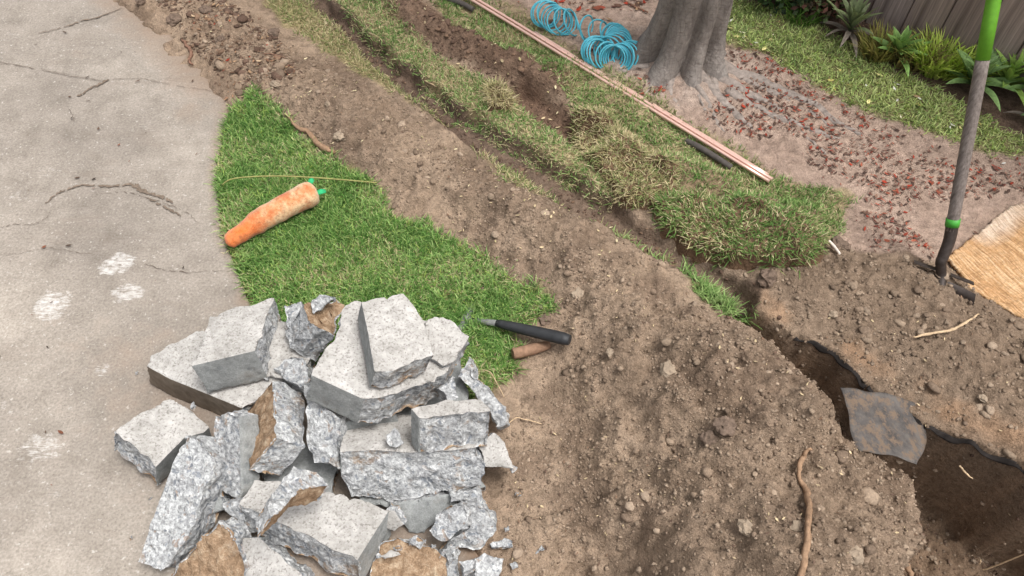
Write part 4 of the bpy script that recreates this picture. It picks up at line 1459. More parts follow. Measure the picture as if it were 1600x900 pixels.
tube_thing('root_piece', 'long crooked root running down the front of the mound', 'root', [on(1266, 702, .006), on(1252, 720, .008), on(1248, 745, .002), on(1258, 768, .008), on(1262, 800, .01), on(1258, 850, .01), on(1248, 905, .008)], [.0035, .005, .004, .0055, .006, .006, .005], 'twig', 8)
tube_thing('root_piece', 'brown root stub at the corner of the near lawn below the hammer', 'root', [on(801, 560, .022), on(815, 557, .022), on(835, 550, .016), on(858, 540, .004)], [.0135, .0145, .014, .010], 'stub', 12)
tube_thing('twig', 'short twig lying in the far trench', 'twig', [on(664, 128, .006), on(672, 134, .01), on(684, 144, .006)], [.002, .0025, .0015], 'paletwig', 6)
tube_thing('twig', 'fine dark twig on the spoil near the driveway corner', 'twig', [on(412, 86, .006), on(428, 88, .008), on(446, 92, .004)], [.0012, .002, .001], 'redtwig', 6)
tube_thing('twig', 'thin root sticking out of the soil at the right of the heap', 'twig', [on(792, 668, .01), on(806, 659, .02), on(822, 660, .015), on(846, 664, .006)], [.001, .0014, .0014, .001], 'paletwig', 6)
tube_thing('twig', 'reddish twig on the bare ground left of the tree', 'twig', [on(968, -2, .008), on(985, 10, .008), on(1012, 22, .008)], [.003, .0035, .003], 'redtwig', 6)
tube_thing('twig', 'wispy stem arching between the near lawn and the heap', 'twig', [on(750, 584, .02), on(766, 594, .04), on(778, 610, .03), on(788, 624, .01)], [.0008, .0011, .0011, .0008], 'paletwig', 5)


def stone(label, px, py, s, mat, flat=.7, name='stone', cat='stone', lift=.3, group=None):
    p = on(px, py)
    bm = bmesh.new()
    bmesh.ops.create_icosphere(bm, subdivisions=3, radius=1)
    o3 = Vector((px * .13, py * .17, 3))
    ex, ey = random.uniform(.8, 1.25), random.uniform(.75, 1.1)
    for v in bm.verts:
        n = v.co.normalized()
        k = 1 + .42 * mnoise.noise(n * 1.5 + o3) + .24 * mnoise.noise(n * 3.6 + o3) + .10 * mnoise.noise(n * 9 + o3)
        v.co = Vector((n.x * k * ex, n.y * k * ey, n.z * k * flat)) * s
    me = bpy.data.meshes.new(name)
    bm.to_mesh(me)
    bm.free()
    me.materials.append(M[mat])
    o = tag(link(name, me), label, cat, group)
    o.location = p + Vector((0, 0, s * flat * lift))
    o.rotation_euler = (0, 0, random.uniform(0, 6))
    return o


stone('cream pebbly stone high on the mound', 1044, 580, .018, 'stone')
stone('small round buff stone on the mound behind the cream stone', 954, 552, .011, 'stone')
stone('pale flat stone on the spoil near the driveway', 431, 133, .016, 'stone', .55)
stone('grey stone on the spoil beside the flaky stick', 530, 214, .016, 'stone')
stone('pinkish stone on the spoil above the flaky stick', 512, 163, .010, 'stone')
stone('pale stone at the mound front beside the long root', 1166, 826, .016, 'stone')
stone('grey stone at the mound front right of the long root', 1244, 826, .013, 'stone')
stone('buff stone near the bottom edge of the mound', 1335, 870, .016, 'stone')
stone('flat grey stone on the spoil above the near lawn', 905, 458, .018, 'stone', .45)
stone('tiny white stone on the far soil bank', 1535, 622, .010, 'stone', .6)
stone('round grey stone on the far soil bank below the sod', 1302, 492, .011, 'stone')
stone('dark soil lump at the top of the driveway edge', 220, 4, .018, 'darkstone', .8, 'soil_lump', 'soil lump')
stone('dark soil lump spread on the driveway corner', 274, 32, .022, 'darkstone', .7, 'soil_lump', 'soil lump')
stone('dark lump beside the bent reddish stick', 345, 64, .016, 'darkstone', .8, 'soil_lump', 'soil lump')
stone('dark clod in the spread soil near the far lawn strip', 428, 52, .018, 'darkstone', .7, 'soil_lump', 'soil lump')
stone('dark rounded clod on the spread soil at the top', 322, 18, .022, 'darkstone', .7, 'soil_lump', 'soil lump')
stone('dark rock at the corner of the lifted sod', 1312, 384, .022, 'darkstone', .6, 'soil_lump', 'soil lump')
stone('soil lump fallen from the lifted sod', 1198, 436, .028, 'darkstone', .7, 'soil_lump', 'soil lump')
stone('soil lump beside the black hammer grip', 852, 500, .016, 'darkstone', .7, 'soil_lump', 'soil lump')
stone('big clod on the crest of the mound', 1110, 690, .022, 'darkstone', .7, 'soil_lump', 'soil lump')
stone('broad clod right of the crest clod', 1132, 668, .020, 'darkstone', .7, 'soil_lump', 'soil lump')
tube_thing('bone', 'white bone-like scrap beside the dark rock', 'bone', [on(1292, 382, .016), on(1300, 390, .014), on(1310, 400, .01)], [.003, .0045, .003], 'whitebit', 8)

# ------------------------------------------------------------------ weed fabric in the trench, undercut shade as dark strips
def sheet(name, label, cat, rows, mat, wob=.004, sub=6, thick=.0015, seed=0):
    """a limp sheet through rows of surveyed points"""
    rws = [spline(r, sub) for r in rows]
    cols = list(zip(*rws))
    cols = [spline(list(c), sub) for c in cols]
    nu, nv = len(cols), len(cols[0])
    V = []
    for i, c in enumerate(cols):
        for j, p in enumerate(c):
            V.append(p + Vector((mnoise.noise(p * 22), mnoise.noise(p * 22 + Vector((7, seed, 1))), mnoise.noise(p * 16 + Vector((seed, 3, 9))))) * wob)
    F = [(i * nv + j, (i + 1) * nv + j, (i + 1) * nv + j + 1, i * nv + j + 1) for i in range(nu - 1) for j in range(nv - 1)]
    o = tag(link(name, mesh_py(name, V, F, [M[mat]])), label, cat)
    s = o.modifiers.new('thickness', 'SOLIDIFY')
    s.thickness = thick
    return centred(o)


sheet('weed_fabric', 'grey weed fabric flap hanging into the trench from the mound', 'weed fabric',
      [[P(1312, 606, .09), P(1326, 650, .10), P(1338, 704, .10)], [P(1375, 612, .06), P(1390, 655, .055), P(1396, 712, .075)], [P(1428, 628, .02), P(1449, 682, .0), P(1430, 726, .05)]], 'fabric', .006, seed=2)


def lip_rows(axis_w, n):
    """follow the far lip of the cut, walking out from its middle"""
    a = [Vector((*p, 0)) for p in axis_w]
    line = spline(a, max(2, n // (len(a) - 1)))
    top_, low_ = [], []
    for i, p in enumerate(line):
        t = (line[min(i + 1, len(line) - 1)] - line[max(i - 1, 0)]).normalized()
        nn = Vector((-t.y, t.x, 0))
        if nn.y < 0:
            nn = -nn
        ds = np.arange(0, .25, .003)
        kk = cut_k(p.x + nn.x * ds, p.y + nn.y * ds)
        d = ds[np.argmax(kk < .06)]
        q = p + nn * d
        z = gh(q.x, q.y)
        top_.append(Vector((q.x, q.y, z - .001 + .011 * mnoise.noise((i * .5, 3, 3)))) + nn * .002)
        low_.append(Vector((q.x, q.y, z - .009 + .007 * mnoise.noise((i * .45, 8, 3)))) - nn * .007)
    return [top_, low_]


sheet('weed_fabric', 'black weed fabric edge with undercut shade drawn as a dark strip along the far lip of the trench', 'weed fabric', lip_rows([(.68, .985), (.74, .90), (.79, .83)], 10), 'fabric_lipshade', .003, sub=3, seed=4)
sheet('weed_fabric', 'black weed fabric edge with undercut shade drawn as a dark strip along the far lip of the hole', 'weed fabric', lip_rows([(.80, .82), (.90, .72), (1.0, .66), (1.10, .57), (1.2, .48)], 24), 'fabric_lipshade', .003, sub=3, seed=6)
tube_thing('root_piece', 'thin pale root hanging in the dark of the hole', 'root', [P(1500, 728, -.0), P(1512, 742, -.03), P(1520, 748, -.04)], [.002, .002, .0012], 'paletwig', 6)
tube_thing('root_piece', 'pale root lying on the floor of the hole', 'root', [on(1555, 862, .01), on(1580, 868, .012), on(1606, 876, .01)], [.0016, .002, .0014], 'paletwig', 6)
tube_thing('root_piece', 'cut root jutting from the near wall of the hole', 'root', [P(1402, 862, .05), P(1414, 878, .07), P(1424, 900, .07)], [.004, .006, .005], 'twig', 7)

# ------------------------------------------------------------------ bed plants
def leaf_mesh(name, L, W, curve, fold, col, tip=1.0):
    V, F, Cc = [], [], []
    n = 9
    for i in range(n):
        t = i / (n - 1)
        w = W * (math.sin(math.pi * min(t * .78 + .2, 1.0)) ** 0.9) if t < 1 else 0.0005
        out = L * (t - 0.12 * curve * t * t)
        z = L * (0.35 * t - curve * t * t)
        for u in (-1, 0, 1):
            V.append((out, u * w, z + abs(u) * fold * w))
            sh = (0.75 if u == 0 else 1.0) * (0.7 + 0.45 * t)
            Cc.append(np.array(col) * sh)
    for i in range(n - 1):
        for u in (0, 1):
            a = i * 3 + u
            F.append((a, a + 1, a + 4, a + 3))
    return mesh_np(name, np.array(V), np.array(F), [M['leaf']], np.array(Cc), True)


def rosette(name, label, px, py, n, L, W, col, dead=0, spread=1.0, z0=0.02):
    p = on(px, py)
    root = empty(name, p)
    tag(root, label, 'plant')
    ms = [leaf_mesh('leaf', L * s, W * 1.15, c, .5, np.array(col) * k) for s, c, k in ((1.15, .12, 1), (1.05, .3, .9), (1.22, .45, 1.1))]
    md = leaf_mesh('leaf', L * .9, W * .8, .6, .3, lin(150, 138, 126))
    for i in range(n):
        q = i / max(n - 1, 1)
        o = link('leaf', ms[i % 3] if i >= dead else md, root)
        o.rotation_euler = (random.uniform(-.2, .2), R(-(8 + 62 * q ** 1.1)) + random.uniform(-.12, .12), i * 2.39996 + random.uniform(-.2, .2))
        o.location = (0, 0, z0 + .03 * q)
        k = random.uniform(.85, 1.1) * (1.0 - .25 * q) * spread
        o.scale = (k, k, k)
    return root


rosette('agave_plant', 'grey-green half-dead agave left of the green ones', 1322, 60, 26, .135, .011, lin(146, 160, 114), 9)
rosette('agave_plant', 'small fresh green agave beside the bright grass clump', 1396, 98, 22, .10, .0125, lin(150, 190, 104))
rosette('agave_plant', 'green agave left of the shovel handle', 1512, 143, 24, .125, .014, lin(146, 180, 112))
rosette('agave_plant', 'bright green agave right behind the shovel handle', 1562, 142, 28, .115, .011, lin(172, 206, 104))
rosette('agave_plant', 'green agave at the right edge of the picture above the small one', 1604, 156, 22, .12, .013, lin(146, 180, 108))
rosette('agave_plant', 'small agave with drooping leaves low at the right edge', 1604, 196, 16, .085, .010, lin(120, 150, 96), 3)


# ------------------------------------------------------------------ grass
def blades(name, pts, base_z, length, width, lean, dirx, col_a, col_b, tipboost=1.25, parent=None, curl=.5, seed=0):
    """grass: every blade a bent ribbon of three segments"""
    rng = np.random.default_rng(100 + seed)
    n = len(pts)
    L = length * rng.uniform(.45, 1.4, n)
    th = rng.uniform(0, 2 * math.pi, n) if dirx is None else dirx + rng.normal(0, .7, n)
    ln = np.abs(rng.normal(lean, lean * .5, n))
    ux, uy = np.cos(th), np.sin(th)
    wv = width * rng.uniform(.7, 1.3, n)
    ph = th + math.pi / 2 + rng.normal(0, .5, n)
    sx, sy = np.cos(ph), np.sin(ph)
    V = np.zeros((n, 7, 3))
    for k, (t, wf) in enumerate(((0, 1.0), (.4, .95), (.75, .65))):
        out = L * (np.sin(ln) * t + curl * t * t * .55 * np.sin(ln + .4))
        zz = L * (np.cos(ln) * t - curl * t * t * .25)
        cx, cy, cz = pts[:, 0] + ux * out, pts[:, 1] + uy * out, base_z + zz
        V[:, 2 * k, :] = np.stack([cx - sx * wv * wf / 2, cy - sy * wv * wf / 2, cz], 1)
        V[:, 2 * k + 1, :] = np.stack([cx + sx * wv * wf / 2, cy + sy * wv * wf / 2, cz], 1)
    out = L * (np.sin(ln) + curl * .55 * np.sin(ln + .4))
    V[:, 6, :] = np.stack([pts[:, 0] + ux * out, pts[:, 1] + uy * out, base_z + L * (np.cos(ln) - curl * .25)], 1)
    Fl = np.array([(0, 1, 3), (0, 3, 2), (2, 3, 5), (2, 5, 4), (4, 5, 6)])
    F = (Fl[None] + 7 * np.arange(n)[:, None, None]).reshape(-1, 3)
    mixv = rng.random(n)[:, None]
    c = col_a * (1 - mixv) + col_b * mixv
    c = c * rng.uniform(.7, 1.3, n)[:, None]
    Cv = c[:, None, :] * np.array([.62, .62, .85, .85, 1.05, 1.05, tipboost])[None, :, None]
    return mesh_np(name, V.reshape(-1, 3), F, [M['grass']], np.clip(Cv.reshape(-1, 3), 0, 1))


def scatter(poly, dens, seed, soft=.012, warp=.014, patch=0.0, pf=9):
    rng = np.random.default_rng(seed)
    lo, hi = poly.min(0) - .03, poly.max(0) + .03
    n = int((hi - lo).prod() * dens)
    p = lo + rng.random((n, 2)) * (hi - lo)
    wx = p[:, 0] + warp * pn(p[:, 0] * 14, p[:, 1] * 14, seed) + warp * .6 * pn(p[:, 0] * 45, p[:, 1] * 45, seed + 3)
    wy = p[:, 1] + warp * pn(p[:, 0] * 14, p[:, 1] * 14, seed + 1) + warp * .6 * pn(p[:, 0] * 45, p[:, 1] * 45, seed + 4)
    k = region(poly, wx, wy, soft)
    if patch:
        k = k * np.clip(1 + patch * 2.2 * fbm(p[:, 0], p[:, 1], pf, 2, seed + 8), 0, 1)
    return p[rng.random(n) < k]


G_FRESH, G_DEEP, G_LIGHT = lin(112, 144, 76), lin(86, 120, 56), lin(168, 190, 124)
G_DRY, G_STRAW, G_OLIVE, G_LIME = lin(178, 166, 122), lin(212, 198, 160), lin(136, 140, 90), lin(160, 182, 88)


def lawn(label, poly, dens, length, width, mixes, seed, lean=.55, patch=0, soft=.012, curl=.5, stuff_name='grass', lift=0.0):
    """one lawn patch = one stuff object; mixes: (share, colour a, colour b, length factor)"""
    pts = scatter(poly, dens, seed, soft, .022, patch)
    pts = pts[pts[:, 0] > drive_edge(pts[:, 1]) - .004]
    if not len(pts):
        return None
    rng = np.random.default_rng(seed + 50)
    sel = rng.random(len(pts)) + .35 * fbm(pts[:, 0], pts[:, 1], 7, 2, seed + 20)
    lo = 0.0
    parts = []
    z = ground_h(pts[:, 0], pts[:, 1]) - .002 + lift
    rank = np.argsort(np.argsort(sel)) / len(sel)
    for i, (share, ca, cb, lf) in enumerate(mixes):
        m = (rank >= lo) & (rank < lo + share + 1e-9)
        lo += share
        if m.any():
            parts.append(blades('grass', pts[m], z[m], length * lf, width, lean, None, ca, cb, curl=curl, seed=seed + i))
    base = parts[0]
    if len(parts) > 1:
        bm = bmesh.new()
        for pm in parts:
            bm.from_mesh(pm)
        bm.to_mesh(base)
        bm.free()
        for pm in parts[1:]:
            bpy.data.meshes.remove(pm)
    return tag(link(stuff_name, base), label, 'grass', kind='stuff')


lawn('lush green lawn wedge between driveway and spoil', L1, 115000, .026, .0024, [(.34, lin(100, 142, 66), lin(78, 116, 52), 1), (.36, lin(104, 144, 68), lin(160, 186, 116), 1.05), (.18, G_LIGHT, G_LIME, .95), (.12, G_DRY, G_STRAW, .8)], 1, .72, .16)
lawn('thin dry lawn strip between spoil and trench', L2, 62000, .017, .0025, [(.4, G_OLIVE, G_DRY, 1), (.25, G_FRESH, G_OLIVE, 1), (.35, G_DRY, G_STRAW, .9)], 2, .8)
lawn('sparse grass tuft left at the middle of the trench edge', L2b, 42000, .022, .0028, [(.5, G_OLIVE, G_FRESH, 1), (.5, G_DRY, G_STRAW, 1)], 3, .8, .3)
lawn('small grass tuft beside the filled trench', L2c, 52000, .024, .0028, [(.6, G_FRESH, G_LIGHT, 1), (.4, G_DRY, G_OLIVE, 1)], 4, .8, .2)
lawn('green grass tuft on the lip above the mound', L2d, 80000, .032, .0028, [(.7, G_FRESH, G_LIGHT, 1), (.3, G_FRESH, G_DEEP, 1)], 5, .7)
lawn('green lawn strip between trench and soil ridge', L3, 64000, .018, .0026, [(.25, G_FRESH, G_DEEP, 1), (.35, G_FRESH, G_LIGHT, 1), (.4, G_DRY, G_STRAW, .9)], 6, .85, .25)
lawn('lawn between soil ridge and copper pipes', L4, 62000, .019, .0026, [(.25, G_FRESH, G_DEEP, 1), (.2, G_FRESH, G_OLIVE, 1), (.3, G_FRESH, G_LIGHT, 1), (.25, G_DRY, G_STRAW, .9)], 7, .8, .5)
lawn('thin worn grass between copper pipes and tree', L4b, 16000, .024, .003, [(.6, G_OLIVE, G_FRESH, 1), (.4, G_DRY, G_OLIVE, .9)], 8, .9, .5)
lawn('far lawn strip in front of the planted bed', L5, 46000, .022, .0032, [(.2, G_FRESH, G_OLIVE, 1), (.3, G_LIME, G_LIGHT, 1), (.5, lin(188, 206, 126), lin(208, 214, 150), .9)], 9, .9, .12, .02)

# ---- lifted sods
def sod(label, poly_px, z, thick, mixes, seed, dens=85000, length=.022, lean=.95):
    poly = PP(poly_px, z)
    lo, hi = poly.min(0), poly.max(0)
    ax_, ay_ = np.arange(lo[0] - .02, hi[0] + .02, .007), np.arange(lo[1] - .02, hi[1] + .02, .007)
    X_, Y_ = np.meshgrid(ax_, ay_)
    x_, y_ = X_.ravel(), Y_.ravel()

    def hh(x, y):
        wx, wy = x + .012 * pn(x * 22, y * 22, seed), y + .012 * pn(x * 22, y * 22, seed + 1)
        k = region(poly, wx, wy, .014)
        return ground_h(x, y) - .012 * (1 - k) + k * (thick * (1 + .3 * fbm(x, y, 8, 2, seed + 2)) + .005 * fbm(x, y, 40, 2, seed + 5)), k
    z_, k_ = hh(x_, y_)
    fq = grid_faces(len(ax_), len(ay_))
    fq = fq[(k_[fq] > .001).any(1)]
    use = np.unique(fq)
    rm = -np.ones(len(x_), int)
    rm[use] = np.arange(len(use))
    c = np.tile(lin(112, 90, 72), (len(use), 1)) * (1 + .2 * fbm(x_[use], y_[use], 30, 2, seed))[:, None]
    o = tag(link('sod_piece', mesh_np('sod_piece', np.stack([x_, y_, z_], 1)[use], rm[fq], [M['soil']], np.clip(c, .02, 1), True)), label, 'sod', 'lifted sods')
    pts = scatter(poly, dens, seed + 30, .006, .012, .05)
    gz, _ = hh(pts[:, 0], pts[:, 1])
    cen = poly.mean(0)
    rng = np.random.default_rng(seed + 60)
    sel = rng.random(len(pts)) + .3 * fbm(pts[:, 0], pts[:, 1], 9, 2, seed + 9)
    rank = np.argsort(np.argsort(sel)) / len(sel)
    a = 0.0
    for i, (share, ca, cb, lf) in enumerate(mixes):
        m = (rank >= a) & (rank < a + share + 1e-9)
        a += share
        if m.any():
            q = pts[m]
            out = np.arctan2(q[:, 1] - cen[1] - .05, q[:, 0] - cen[0]) + rng.normal(0, 1.2, len(q))
            g = link('grass', blades('grass', q, gz[m] - .004, length * lf, .0027, lean, out, ca, cb, curl=.6, seed=seed + i), o)
            g['kind'] = 'stuff'
    return o


sod('dry straw-coloured sod flap lying across the trench', [(895, 168), (950, 178), (985, 215), (1010, 240), (1052, 262), (1058, 300), (1010, 318), (975, 312), (940, 262), (905, 225)], .03, .035,
    [(.45, G_DRY, G_STRAW, 1), (.3, G_OLIVE, G_DRY, 1), (.25, G_FRESH, G_OLIVE, .9)], 200)
sod('large shaggy green sod lifted at the lawn end', [(1020, 312), (1080, 305), (1150, 318), (1215, 342), (1275, 372), (1280, 405), (1250, 425), (1195, 418), (1140, 410), (1090, 388), (1040, 352)], .035, .05,
    [(.4, G_FRESH, G_DEEP, 1.05), (.3, G_FRESH, G_OLIVE, 1), (.3, G_DRY, G_STRAW, .9)], 210)
sod('small dry sod scrap at the end of the soil ridge', [(755, 132), (790, 128), (806, 150), (795, 168), (765, 165)], .02, .025, [(.6, G_DRY, G_STRAW, .8), (.4, G_OLIVE, G_DRY, .8)], 220, length=.035)

# ---- bed grasses and bush
def tuft(name, label, px, py, n, L, rad, ca, cb, seed, width=.006):
    p = on(px, py)
    rng = np.random.default_rng(seed)
    a, r = rng.uniform(0, 6.283, n), rad * np.sqrt(rng.random(n))
    pts = np.stack([r * np.cos(a), r * np.sin(a) * .8], 1)
    me = blades(name, pts, np.full(n, -.004), L * 1.2, width, .32, np.arctan2(pts[:, 1], pts[:, 0]), ca, cb, curl=.7, seed=seed)
    o = tag(link(name, me), label, 'plant')
    o.location = p
    return o


tuft('ornamental_grass', 'bright yellow-green grass clump against the fence', 1466, 106, 620, .085, .075, lin(176, 206, 80), lin(210, 222, 120), 301)
tuft('ornamental_grass', 'lime grass clump left of the agave at the shovel', 1512, 116, 320, .07, .05, lin(170, 198, 78), lin(200, 214, 106), 302)
tuft('ornamental_grass', 'withered straw-coloured clump left of the lime grass', 1422, 100, 300, .075, .06, lin(168, 150, 100), lin(130, 128, 74), 303)
tuft('ornamental_grass', 'yellowing low clump below the fresh small agave', 1372, 88, 260, .07, .05, lin(176, 160, 96), lin(140, 146, 74), 304)
tuft('ornamental_grass', 'small green grass tuft at the foot of the far bush', 1252, 32, 180, .05, .05, lin(104, 150, 62), lin(130, 168, 80), 305, .004)


def bush(label, px, py, n, rx, ry, h, cols, seed, leaf=.028):
    p = on(px, py)
    rng = np.random.default_rng(seed)
    root = empty('bush', p)
    tag(root, label, 'bush')
    V, F, Cc = [], [], []
    for _ in range(n):
        v = rng.normal(0, 1, 3)
        v /= np.linalg.norm(v)
        r = rng.random() ** .4
        q = np.array([v[0] * rx * r, v[1] * ry * r, h * .5 + v[2] * h * .5 * r])
        d1 = rng.normal(0, 1, 3)
        d1 /= np.linalg.norm(d1)
        d2 = np.cross(d1, rng.normal(0, 1, 3))
        d2 /= np.linalg.norm(d2)
        b = len(V)
        V += [q, q + d1 * leaf * .5 + d2 * leaf * .3, q + d1 * leaf, q + d1 * leaf * .5 - d2 * leaf * .3]
        F.append((b, b + 1, b + 2, b + 3))
        c = cols[rng.integers(len(cols))] * rng.uniform(.6, 1.3)
        Cc += [c] * 4
    link('foliage', mesh_np('foliage', np.array(V), np.array(F), [M['leaf']], np.array(Cc)), root)
    for k in range(5):
        a = k * 1.25
        v, f = tube_data([Vector((0, 0, -.01)), Vector((math.cos(a) * rx * .4, math.sin(a) * ry * .4, h * .5)), Vector((math.cos(a) * rx * .7, math.sin(a) * ry * .7, h * .85))], [.006, .004, .002], 6)
        link('stem', mesh_py('stem', v, f, [M['twig']]), root)
    return root


bush('dark leafy bush at the far end of the bed', 1222, 6, 900, .16, .12, .22, [lin(58, 84, 44), lin(84, 112, 58), lin(44, 62, 38)], 401)
bush('low bush with reddish dead leaves beside the half-dead agave', 1276, 24, 420, .09, .07, .12, [lin(120, 84, 72), lin(92, 78, 62), lin(96, 112, 70)], 402)

# ------------------------------------------------------------------ leaf litter
def litter(label, sets, name='leaf_litter'):
    V, F, Cc = [], [], []
    for poly, n, size, cols, seed in sets:
        rng = np.random.default_rng(seed)
        pts = scatter(poly, n / max((poly.max(0) - poly.min(0)).prod(), 1e-6), seed, .05, .03, 1.5, 4)
        z = ground_h(pts[:, 0], pts[:, 1])
        z = np.where(pts[:, 0] < drive_edge(pts[:, 1]), np.maximum(z, 0), z)
        for p, zz in zip(pts, z):
            s = size * (.4 + 1.5 * rng.random() ** 1.6)
            a = rng.uniform(0, 6.283)
            c_, s_ = math.cos(a), math.sin(a)
            wdt = s * rng.uniform(.09, .24)
            cu = rng.uniform(.1, .5) * s
            b = len(V)
            til = rng.normal(0, .2)
            for (u, w_, h_) in ((0, 0, 0), (.35, 1, .4), (.35, -1, .4), (.7, .8, .7), (.7, -.8, .7), (1, 0, 1)):
                lx, ly = (u - .5) * s, w_ * wdt
                V.append((p[0] + c_ * lx - s_ * ly, p[1] + s_ * lx + c_ * ly, zz + .004 + cu * (h_ - .5) ** 2 + abs(w_) * .12 * wdt + til * ly + .3 * abs(til) * s))
            F += [(b, b + 2, b + 1), (b + 1, b + 2, b + 4), (b + 1, b + 4, b + 3), (b + 3, b + 4, b + 5)]
            c = cols[rng.integers(len(cols))] * rng.uniform(.65, 1.3)
            Cc += [c] * 6
    return tag(link(name, mesh_np(name, np.array(V), np.array(F), [M['litter']], np.clip(np.array(Cc), 0, 1))), label, 'leaf litter', kind='stuff')


REDS = [lin(158, 62, 44), lin(140, 66, 50), lin(120, 64, 54), lin(150, 86, 66), lin(108, 74, 64), lin(98, 76, 66), lin(122, 92, 78), lin(90, 72, 64), lin(108, 86, 74), lin(84, 66, 58), lin(132, 104, 88)]
BROWN = [lin(112, 84, 66), lin(140, 110, 86), lin(92, 70, 58), lin(168, 138, 108)]
DARKB = [lin(82, 64, 54), lin(96, 76, 64), lin(176, 152, 124)]
PALE = [lin(226, 214, 150), lin(236, 228, 200), lin(210, 196, 120), lin(240, 236, 226)]
UPPER = PP([(770, -40), (860, 40), (960, 100), (1010, 90), (1010, -50)])
SPREAD = PP([(235, -10), (300, -30), (430, 60), (470, 130), (420, 170), (372, 165), (330, 110)])
BEDL = PP([(1225, 40), (1270, 40), (1350, 90), (1440, 150), (1400, 70), (1320, 30)])
litter('scattered red and brown fallen leaves on the bare ground', [(RED, 9500, .0108, REDS, 501), (UPPER, 420, .02, REDS + BROWN, 502), (SPREAD, 1500, .012, BROWN + BROWN + DARKB + REDS[:1], 503),
                                                                     (BEDL, 150, .02, BROWN, 504)])
litter('pale yellow fallen leaves on the far lawn', [(L5, 620, .016, PALE, 510)])
DRV = PP([(0, 0), (240, 0), (360, 180), (340, 380), (380, 500), (150, 640), (0, 900)])
litter('dark leaf and soil crumbs on the driveway', [(DRV, 110, .011, [lin(92, 74, 62), lin(70, 58, 50), lin(128, 82, 62)], 511)])

# ------------------------------------------------------------------ clods and crumbs
def ico(sub):
    bm = bmesh.new()
    bmesh.ops.create_icosphere(bm, subdivisions=sub, radius=1)
    v = np.array([tuple(q.co) for q in bm.verts])
    f = np.array([[q.index for q in fc.verts] for fc in bm.faces])
    bm.free()
    return v, f


def clods(label, sets, name='soil_clods'):
    Vs, Fs, Cs, base = [], [], [], 0
    for poly, dens, smin, smax, sub, col, seed, pw in sets:
        rng = np.random.default_rng(seed)
        pts = scatter(poly, dens, seed, .03, .02, .6, 6)
        if not len(pts):
            continue
        bv, bf = ico(sub)
        n = len(pts)
        s = smin * (smax / smin) ** (rng.random(n) ** pw)
        z = ground_h(pts[:, 0], pts[:, 1])
        on_d = pts[:, 0] < drive_edge(pts[:, 1])
        z = np.where(on_d, np.maximum(z, 0), z)
        sc = s[:, None] * rng.uniform(.6, 1.3, (n, 3)) * np.array([1, 1, .55])
        dirs = rng.normal(0, 1, (n, 4, 3))
        low_ = np.tanh(np.einsum('vk,njk->nvj', bv, dirs) * 1.5) @ np.array([.3, -.28, .22, .2])
        jit = 1 + low_ + rng.normal(0, .12 if sub == 1 else .07, (n, len(bv)))
        V = bv[None] * jit[:, :, None] * sc[:, None, :]
        a = rng.uniform(0, 6.283, n)
        ca, sa = np.cos(a)[:, None], np.sin(a)[:, None]
        xr, yr = V[:, :, 0] * ca - V[:, :, 1] * sa, V[:, :, 0] * sa + V[:, :, 1] * ca
        V = np.stack([xr + pts[:, 0:1], yr + pts[:, 1:2], V[:, :, 2] + (z + s * .02)[:, None]], 2)
        F = bf[None] + len(bv) * np.arange(n)[:, None, None] + base
        base += n * len(bv)
        c = col[rng.integers(len(col), size=n)] * rng.uniform(.8, 1.2, n)[:, None]
        Vs.append(V.reshape(-1, 3))
        Fs.append(F.reshape(-1, 3))
        Cs.append(np.repeat(c, len(bv), 0))
    return tag(link(name, mesh_np(name, np.vstack(Vs), np.vstack(Fs), [M['clod']], np.clip(np.vstack(Cs), 0, 1), False)), label, 'soil clods', kind='stuff')


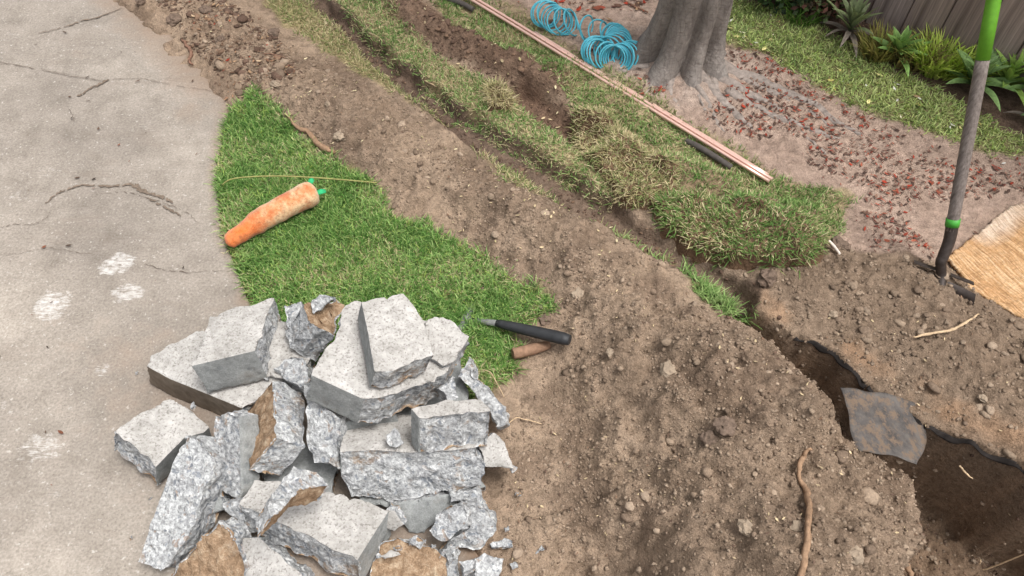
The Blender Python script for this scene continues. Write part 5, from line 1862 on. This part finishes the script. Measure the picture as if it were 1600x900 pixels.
SOILC = np.array([lin(146, 128, 110), lin(135, 117, 100), lin(122, 105, 90), lin(154, 136, 118)])
DARKC = np.array([lin(104, 84, 72), lin(92, 74, 63), lin(122, 99, 82)])
MOUND = PP([(700, 380), (880, 400), (1080, 470), (1230, 560), (1400, 720), (1440, 900), (1300, 1000), (800, 1000), (790, 800), (810, 620), (860, 480)], .08)
BAND = PP([(330, 60), (420, 60), (560, 120), (700, 195), (800, 270), (940, 350), (1060, 430), (860, 470), (740, 395), (600, 330), (560, 275), (440, 180), (380, 150)])
TRR = PP([(490, -5), (560, 40), (700, 170), (880, 285), (1000, 350), (1180, 470), (1160, 490), (960, 370), (800, 265), (660, 155), (480, 10)])
RDG = PP([(590, -10), (650, 0), (720, 55), (790, 85), (868, 120), (920, 220), (880, 225), (800, 150), (700, 95), (640, 50)])
CUTC = np.vstack([FAR_LIP[:8], [(1.2, .3), (.75, .3)], NEAR_LIP[:7][::-1]])
clods('crumbly soil clods strewn over mound, bank and trench', [
    (MOUND, 17000, .0016, .005, 1, SOILC, 601, 1.8), (MOUND, 420, .004, .012, 1, SOILC, 602, 2.4), (MOUND, 40, .010, .022, 2, SOILC, 612, 2.0),
    (BAND, 14000, .0016, .0045, 1, SOILC, 603, 1.8), (BAND, 500, .004, .011, 2, SOILC, 604, 2.2),
    (SPREAD, 15000, .002, .006, 1, np.vstack([SOILC, DARKC]), 605, 1.6), (SPREAD, 1500, .005, .018, 2, np.vstack([SOILC, DARKC, DARKC]), 606, 1.8),
    (BANK, 7000, .002, .006, 1, SOILC * .92, 607, 1.6), (BANK, 600, .005, .014, 2, SOILC * .92, 608, 2.2),
    (TRR, 7000, .002, .006, 1, DARKC, 609, 1.6), (TRR, 500, .005, .012, 2, DARKC, 610, 2),
    (CUTC, 9000, .002, .007, 1, np.vstack([SOILC * .9, DARKC]), 614, 1.6), (CUTC, 500, .005, .011, 2, np.vstack([SOILC * .9, DARKC]), 615, 2),
    (RDG, 8000, .002, .006, 1, DARKC, 611, 1.6), (RDG, 500, .005, .012, 2, DARKC, 613, 2)])
STRAW = [G_STRAW, G_DRY, lin(196, 176, 140), lin(120, 96, 78), lin(100, 80, 68)]
litter('bits of straw and root fibre strewn over the dug soil', [(BAND, 1400, .007, STRAW, 520), (TRR, 900, .011, STRAW, 521), (RDG, 500, .011, STRAW, 522), (MOUND, 1100, .006, STRAW[2:], 523),
                                                                 (BANK, 600, .006, STRAW[2:], 524)], 'straw_litter')
